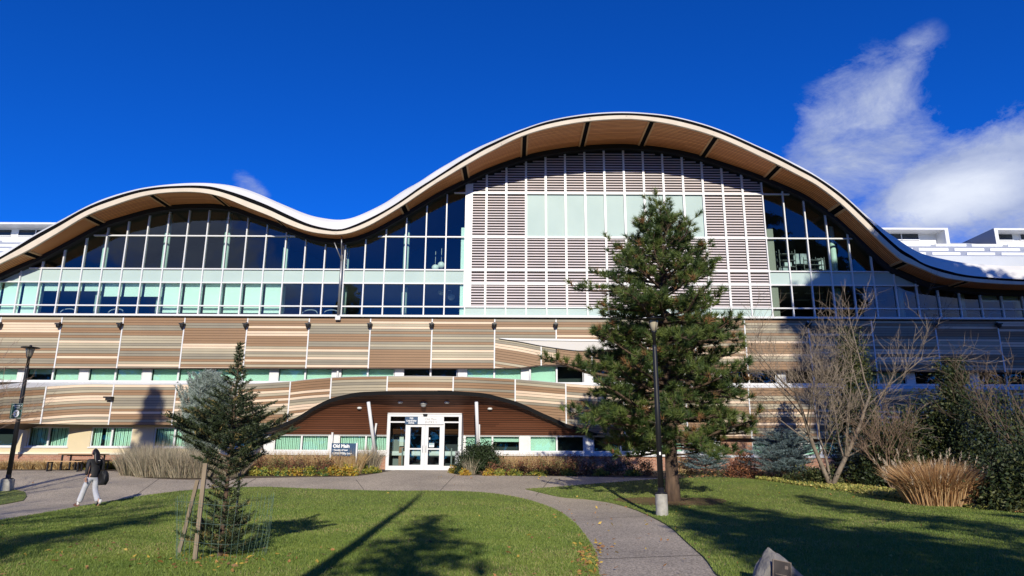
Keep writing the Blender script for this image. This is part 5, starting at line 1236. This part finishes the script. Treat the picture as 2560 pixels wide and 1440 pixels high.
for a in ((-.19, .19, .258, .27), (-.19, .19, -.27, -.258), (-.19, -.18, -.258, .258), (.18, .19, -.258, .258)): q.box(a[0], a[1], -.034, -.0305, a[2], a[3])
q.build('sign_border', SGE, bd)
lettering('ASSEMBLY', .072, (0, -.034, .17), TXT, bd, align='CENTER'); lettering('AREA', .072, (0, -.034, .095), TXT, bd, align='CENTER')
q = MB(); q.poly([(.105*math.cos(t), -.034, -.09+.135*math.sin(t)) for t in [2*math.pi*k/24 for k in range(24)]]); q.build('number_disc', TXT, bd)
q = MB(); q.box(-.014, .02, -.042, -.036, -.17, -.02); q.box(-.04, -.014, -.042, -.036, -.055, -.03); q.box(-.045, .05, -.0415, -.0365, -.185, -.1701); q.build('numeral', SGN, bd)
q = MB(); q.box(-.27, -.20, .02, .19, -.27, .27); q.build('side_panel', SGN, s_)
# entrance sign board
y0 = G(856, 1184).y+.02
def PX(px, py): p = P(px, py, y0); return p
a = PX(830, 1108); b_ = PX(889, 1140)
root = empty('entrance_sign', ((a.x+b_.x)/2, y0, gz(0, y0)), 'navy building name sign on two white posts in the planting bed', 'sign'); oz = gz(0, y0); ox = (a.x+b_.x)/2
w2 = (b_.x-a.x)/2; zt_, zb_ = a.z-oz, b_.z-oz
q = MB(); q.box(-w2, w2, -.03, .03, zb_, zt_); pn = q.build('sign_board', NAVY, root)
for s in (-1, 1):
    q = MB(); x = s*(w2+.035); q.box(x-.035, x+.035, -.04, .04, -.1, zt_+.02); q.build('sign_post', WHITE2, root)
hh = zt_-zb_
lettering('Old Main', .20, (-w2+.06, -.034, zt_-.19), TXT, pn, bold=.008)
q = MB(); q.box(.16, .20, -.035, -.031, zt_-.10, zt_-.06); q.build('emblem', mat('pinkish_mark', (0.7, 0.5, 0.55), .6), pn)
lettering('• Faculty of Law', .105, (-w2+.06, -.034, zt_-.33), TXT, pn, bold=.003); lettering('• Law Library', .105, (-w2+.06, -.034, zt_-.45), TXT, pn, bold=.003)
lettering('835 University Drive', .105, (-w2+.05, -.034, zb_+.07), TXT, pn, bold=.003)
# picnic table with two benches
STL = mat('table_steel', (0.015, 0.015, 0.018), .4); TIM = mat('table_timber', (0.52, 0.33, 0.17), .6, (0.42, 0.26, 0.13), 6, stretch=(.3, 6, 1))
pt = G(165, 1178)
tb_ = empty('picnic_table', (pt.x+.4, pt.y+.5, gz(pt.x, pt.y+.5)), 'picnic table with timber top on black steel legs in front of the brick plinth', 'table', rz=R(-4))
def slats(x0, x1, y0, y1, z, n):
    q = MB(); w_ = (y1-y0)/n
    for k in range(n): q.box(x0, x1, y0+k*w_+.006, y0+(k+1)*w_-.006, z, z+.035)
    return q
slats(-1.0, 1.0, -.36, .36, .73, 5).build('table_top', TIM, tb_)
def legs(o, xs_l, yh, H, r=.03):
    for x in xs_l:
        q = MB(); q.box(x-r, x+r, -yh-.02, -yh+.04, 0, H); q.box(x-r, x+r, yh-.04, yh+.02, 0, H); q.box(x-r, x+r, -yh+.04, yh-.04, H-.05, H); q.box(x-r, x+r, -yh+.04, yh-.04, 0, .05); q.build('leg_frame', STL, o)
legs(tb_, (-.82, .82), .30, .73); q = MB(); q.box(-.79, .79, -.03, .03, .66, .71); q.build('stretcher', STL, tb_)
for k, (dy, dx, lb) in enumerate(((-.72, -.35, 'front bench of the picnic table, timber seat on black steel legs'), (.72, 0, 'rear bench of the picnic table beside the brick plinth'))):
    bn = empty('bench', (pt.x+.4+dx, pt.y+.5+dy, gz(pt.x, pt.y+.5+dy)), lb, 'bench', rz=R(-4)); slats(-.88, .88, -.16, .16, .43, 2).build('seat', TIM, bn); legs(bn, (-.72, .72), .14, .43, .025)
# memorial rock with plaque
rk = G(1960, 1478); random.seed(4)
root = empty('memorial_rock', (rk.x, rk.y+.1, 0), 'pointed grey boulder with a dark plaque at the bottom edge of the lawn', 'rock')
bm = bmesh.new(); bmesh.ops.create_icosphere(bm, subdivisions=5, radius=1)
from mathutils import noise
for v in bm.verts:
    p = v.co.copy(); n_ = noise.fractal(p*1.3+Vector((3, 1, 2)), 1.0, 2.0, 5)*.16+noise.noise(p*5)*.03
    z = p.z; s = 1-.62*max(0, z)**1.1
    v.co = Vector((p.x*.38*s*(1+n_)+.02-(.10*max(0, z)), p.y*.34*s*(1+n_)+.05*max(0, z), z*(.50 if z > 0 else .25)*(1+n_*.5)))
    if v.co.y < -.22+.28*max(0, v.co.z): v.co.y = -.22+.28*max(0, v.co.z)+noise.noise(p*6)*.012
me = bpy.data.meshes.new('boulder'); bm.to_mesh(me); bm.free(); me.polygons.foreach_set('use_smooth', [False]*len(me.polygons))
ROCK = mat('rock', (0.26, 0.24, 0.22), .85, (0.10, 0.10, 0.11), 3.5, 10, bump=1.0, bscale=22); me.materials.append(ROCK)
ro = bpy.data.objects.new('boulder', me); col.objects.link(ro); ro.parent = root
PLQ = mat('plaque_bronze', (0.035, 0.028, 0.028), .45, metal=.4); PLE = mat('plaque_edge', (0.18, 0.14, 0.12), .5, metal=.4)
pq = empty('tmp', (0, 0, 0), None, None); bpy.data.objects.remove(pq)
q = MB(); q.box(-.115, .115, -.012, 0, -.15, .15, 0)
for a in ((-.115, .115, .142, .15), (-.115, .115, -.15, -.142), (-.115, -.107, -.142, .142), (.107, .115, -.142, .142)): q.box(a[0], a[1], -.018, -.0121, a[2], a[3], 1)
q.box(.035, .075, -.016, -.0121, .06, .10, 1); 
for k in range(3): q.box(-.08+.01*k, .06+.01*k, -.015, -.0121, -.02-k*.03, -.012-k*.03, 1)
pl_ = q.build('plaque', [PLQ, PLE], root); pl_.location = (-.055, -.215, .22); pl_.rotation_euler = (R(-16), R(11), 0)

# ---- the walking person -------------------------------------------------
SKIN = mat('skin', (0.50, 0.28, 0.19), .6); HAIR = mat('hair_black', (0.010, 0.008, 0.008), .45); JKT = mat('jacket_black', (0.012, 0.012, 0.014), .75, (0.022, 0.022, 0.025), 5, bump=.4, bscale=9)
PANT = mat('pants_grey', (0.55, 0.56, 0.61), .85, (0.48, 0.49, 0.54), 6, bump=.3, bscale=10); SOCK = mat('sock_white', (0.7, 0.7, 0.7), .8); SHOE = mat('shoe_brown', (0.14, 0.065, 0.04), .6); SHOEB = mat('shoe_sole', (0.30, 0.20, 0.14), .8)
pf = G(222, 1268)
man = empty('person', (pf.x, pf.y, pf.z+.012), 'walking person with long black hair, black jacket, pale grey wide trousers and black shoulder bag', 'person', rz=math.atan2(.42, -.9)-math.pi/2)
# local frame: +Y forward, +X to the person's right
def skin(name, pts, edges, rad, m, root_i=0, sub=2, parent=man):
    me = bpy.data.meshes.new(name); me.from_pydata(pts, edges, []); me.materials.append(m)
    o = bpy.data.objects.new(name, me); col.objects.link(o); o.parent = parent
    s = o.modifiers.new('s', 'SKIN'); s.use_smooth_shade = True
    sv = me.skin_vertices
    if not sv:
        bm = bmesh.new(); bm.from_mesh(me); bm.verts.layers.skin.verify(); bm.to_mesh(me); bm.free()
    for i, r in enumerate(rad):
        d = me.skin_vertices[0].data[i]; d.radius = (r, r) if not hasattr(r, '__len__') else r; d.use_root = (i == root_i)
    ss = o.modifiers.new('u', 'SUBSURF'); ss.levels = sub; ss.render_levels = sub
    bpy.context.view_layer.update(); dg = bpy.context.evaluated_depsgraph_get(); m2 = bpy.data.meshes.new_from_object(o.evaluated_get(dg)); m2.name = name
    o.modifiers.clear(); o.data = m2
    if not m2.materials: m2.materials.append(m)
    m2.polygons.foreach_set('use_smooth', [True]*len(m2.polygons)); return o
# left leg strides forward, right leg trails
hipz = .88
body_p = [(0, 0, .93), (0, .01, 1.10), (0, .02, 1.28), (0, .03, 1.38), (0, .05, 1.45), (0, .07, 1.52), (0, .08, 1.60),
          (-.09, 0, .88), (-.09, .20, .50), (-.09, .36, .11), (-.09, .40, .05), (-.09, .50, .035),
          (.09, 0, .88), (.09, -.03, .48), (.09, -.30, .16), (.09, -.33, .10), (.09, -.25, .03),
          (-.17, .02, 1.36), (-.22, -.06, 1.12), (-.23, -.04, .88), (.17, .02, 1.36), (.22, .08, 1.11), (.24, .20, .90)]
body_e = [(0, 1), (1, 2), (2, 3), (3, 4), (4, 5), (5, 6), (0, 7), (7, 8), (8, 9), (9, 10), (10, 11), (0, 12), (12, 13), (13, 14), (14, 15), (15, 16), (3, 17), (17, 18), (18, 19), (3, 20), (20, 21), (21, 22)]
body_r = [.125, .105, .12, .09, .05, .06, .085, .085, .055, .035, .035, .03, .085, .055, .035, .035, .03, .05, .038, .026, .05, .038, .026]
bd = skin('body', body_p, body_e, body_r, SKIN)
# head with a face
bm = bmesh.new(); bmesh.ops.create_uvsphere(bm, u_segments=24, v_segments=18, radius=1)
for v in bm.verts:
    p = v.co.copy(); f = max(0, p.y)
    v.co = Vector((p.x*.075*(1-.18*max(0, -p.z)), p.y*.092+(.012*f if -.5 < p.z < -.3 else 0), p.z*.112))
    if abs(p.x) < .22 and f > .75 and -.35 < p.z < .12: v.co.y += .018*(1-abs(p.x)/.22)
me = bpy.data.meshes.new('head'); bm.to_mesh(me); bm.free(); me.materials.append(SKIN); me.polygons.foreach_set('use_smooth', [True]*len(me.polygons))
hd = bpy.data.objects.new('head', me); col.objects.link(hd); hd.parent = bd; hd.location = (0, .085, 1.585)
q = MB()
for s in (-1, 1): q.lathe([(.001, -.008), (.010, -.003), (.010, .003), (.001, .008)], 8, s*.03, .088, sx=1, sy=.6)
q.build('eyes', HAIR, bd, loc=(0, .085, 1.60))
# hands: palm, four unequal fingers and a thumb
def hand(w_, d, side, nm='hand'):
    w_ = Vector(w_); d = Vector(d).normalized(); lat = d.cross(Vector((0, 1, 0))).normalized()*side; nrm = d.cross(lat)
    P_ = [w_, w_+d*.045, w_+d*.085]; E = [(0, 1), (1, 2)]; Rr = [.022, (.030), (.030)]
    for k, (ln, off) in enumerate(((.070, -.030), (.078, -.010), (.073, .010), (.058, .029))):
        b0 = w_+d*.085+lat*off; i = len(P_); P_ += [b0, b0+d*ln*.5+nrm*.008, b0+d*ln*.9+nrm*.028]; E += [(2, i), (i, i+1), (i+1, i+2)]; Rr += [.0105, .0095, .008]
    i = len(P_); P_ += [w_+d*.035-lat*.035, w_+d*.075-lat*.055]; E += [(1, i), (i, i+1)]; Rr += [.013, .009]
    return skin(nm, [tuple(p) for p in P_], E, Rr, SKIN, 0, 1, bd)
hand((-.23, -.035, .87), (-.05, .05, -1), 1); hand((.24, .21, .89), (.05, .25, -1), -1)
# trousers: wide legs
tr_p = [(0, 0, .97), (0, 0, .90), (-.095, .01, .84), (-.10, .11, .66), (-.10, .20, .48), (-.10, .27, .30), (-.10, .345, .12), (.095, 0, .84), (.095, -.01, .66), (.095, -.04, .48), (.095, -.14, .31), (.095, -.25, .14)]
tr_e = [(0, 1), (1, 2), (2, 3), (3, 4), (4, 5), (5, 6), (1, 7), (7, 8), (8, 9), (9, 10), (10, 11)]
tr_r = [(.13, .10), (.14, .115), (.10, .105), .088, .080, .082, .088, (.10, .105), .088, .080, .082, .088]
skin('trousers', tr_p, tr_e, tr_r, PANT, 0, 2)
jk_p = [(0, 0, .86), (0, .0, 1.0), (0, .01, 1.15), (0, .02, 1.30), (0, .035, 1.39), (0, .05, 1.455), (-.19, .01, 1.34), (-.25, -.05, 1.12), (-.255, -.04, .92), (.19, .01, 1.34), (.25, .08, 1.11), (.26, .19, .94)]
jk_e = [(0, 1), (1, 2), (2, 3), (3, 4), (4, 5), (3, 6), (6, 7), (7, 8), (3, 9), (9, 10), (10, 11)]
jk_r = [(.155, .12), (.155, .125), (.15, .125), (.15, .115), (.11, .09), .07, .068, .054, .042, .068, .054, .042]
skin('jacket', jk_p, jk_e, jk_r, JKT, 1, 2)
# hair: scalp cap and long fall down the back
hp = [(0, .06, 1.655), (0, .02, 1.62), (0, -.03, 1.54), (0, -.06, 1.45), (0, -.11, 1.33), (0, -.13, 1.22), (0, .10, 1.66), (-.07, .05, 1.52), (.07, .05, 1.52)]
skin('hair', hp, [(0, 1), (1, 2), (2, 3), (3, 4), (4, 5), (0, 6), (1, 7), (1, 8)], [(.085, .08), (.10, .085), (.105, .07), (.11, .055), (.10, .045), (.06, .03), .05, .035, .035], HAIR, 1, 2)
# shoes and socks
for s, (x, y, z, rx) in enumerate(((-.10, .44, 0, 0.12), (.095, -.27, .05, -.75))):
    o = empty('tmp2', (0, 0, 0), None, None); bpy.data.objects.remove(o)
    bm = bmesh.new(); bmesh.ops.create_uvsphere(bm, u_segments=16, v_segments=10, radius=1)
    for v in bm.verts: v.co = Vector((v.co.x*.047*(1+.15*v.co.y), v.co.y*.135, max(v.co.z, -.55)*.058*(1-.30*v.co.y)))
    me = bpy.data.meshes.new('shoe'); bm.to_mesh(me); bm.free(); me.materials.append(SHOE if s == 0 else BLACK); me.polygons.foreach_set('use_smooth', [True]*len(me.polygons))
    sh = bpy.data.objects.new('shoe', me); col.objects.link(sh); sh.parent = man; sh.location = (x, y, z+.037); sh.rotation_euler = (rx, 0, 0)
    q = MB(); q.tube([(x, y-.07, z+.05), (x, y-.085, z+.17)], .042, 10); q.build('sock', SOCK, man, smooth=True)
bag = empty('shoulder_bag', (0, 0, 0), 'black cloth shoulder bag hanging at the right hip of the walking person', 'bag')
bag.location = man.location; bag.rotation_euler = man.rotation_euler
bm = bmesh.new(); bmesh.ops.create_cube(bm, size=1); bmesh.ops.subdivide_edges(bm, edges=bm.edges[:], cuts=6, use_grid_fill=True)
for v in bm.verts:
    p = v.co; n_ = noise.noise(p*4)*.03; w_ = 1-.30*max(0, p.z+.0)*1.2; rr_ = 1-.55*(abs(p.x*2)**3)*(abs(p.z*2)**3); v.co = Vector((p.x*.15*(1+.5*(.5-p.z))*(1-2.4*abs(p.y)**3)+n_, p.y*.38*w_*rr_*(1-.8*max(0, abs(p.z)-.3)), p.z*.42*(1-1.2*abs(p.y)**3)+n_))
me = bpy.data.meshes.new('bag_body'); bm.to_mesh(me); bm.free(); me.materials.append(mat('bag_black', (0.01, 0.01, 0.012), .6, bump=.4, bscale=8)); me.polygons.foreach_set('use_smooth', [True]*len(me.polygons))
bo = bpy.data.objects.new('bag_body', me); col.objects.link(bo); bo.parent = bag; bo.location = (.235, -.13, .84)
q = MB(); q.tube([(.22, -.14, 1.04), (.20, -.13, 1.25), (.15, -.06, 1.46), (.13, .03, 1.48), (.17, .11, 1.38), (.235, .05, 1.05)], .014, 6); q.build('strap', BLACK, bag)
q = MB(); q.box(-.01, .05, -.152, -.145, 1.345, 1.36); 
tag(q.build('jacket_mark', TXT, man))
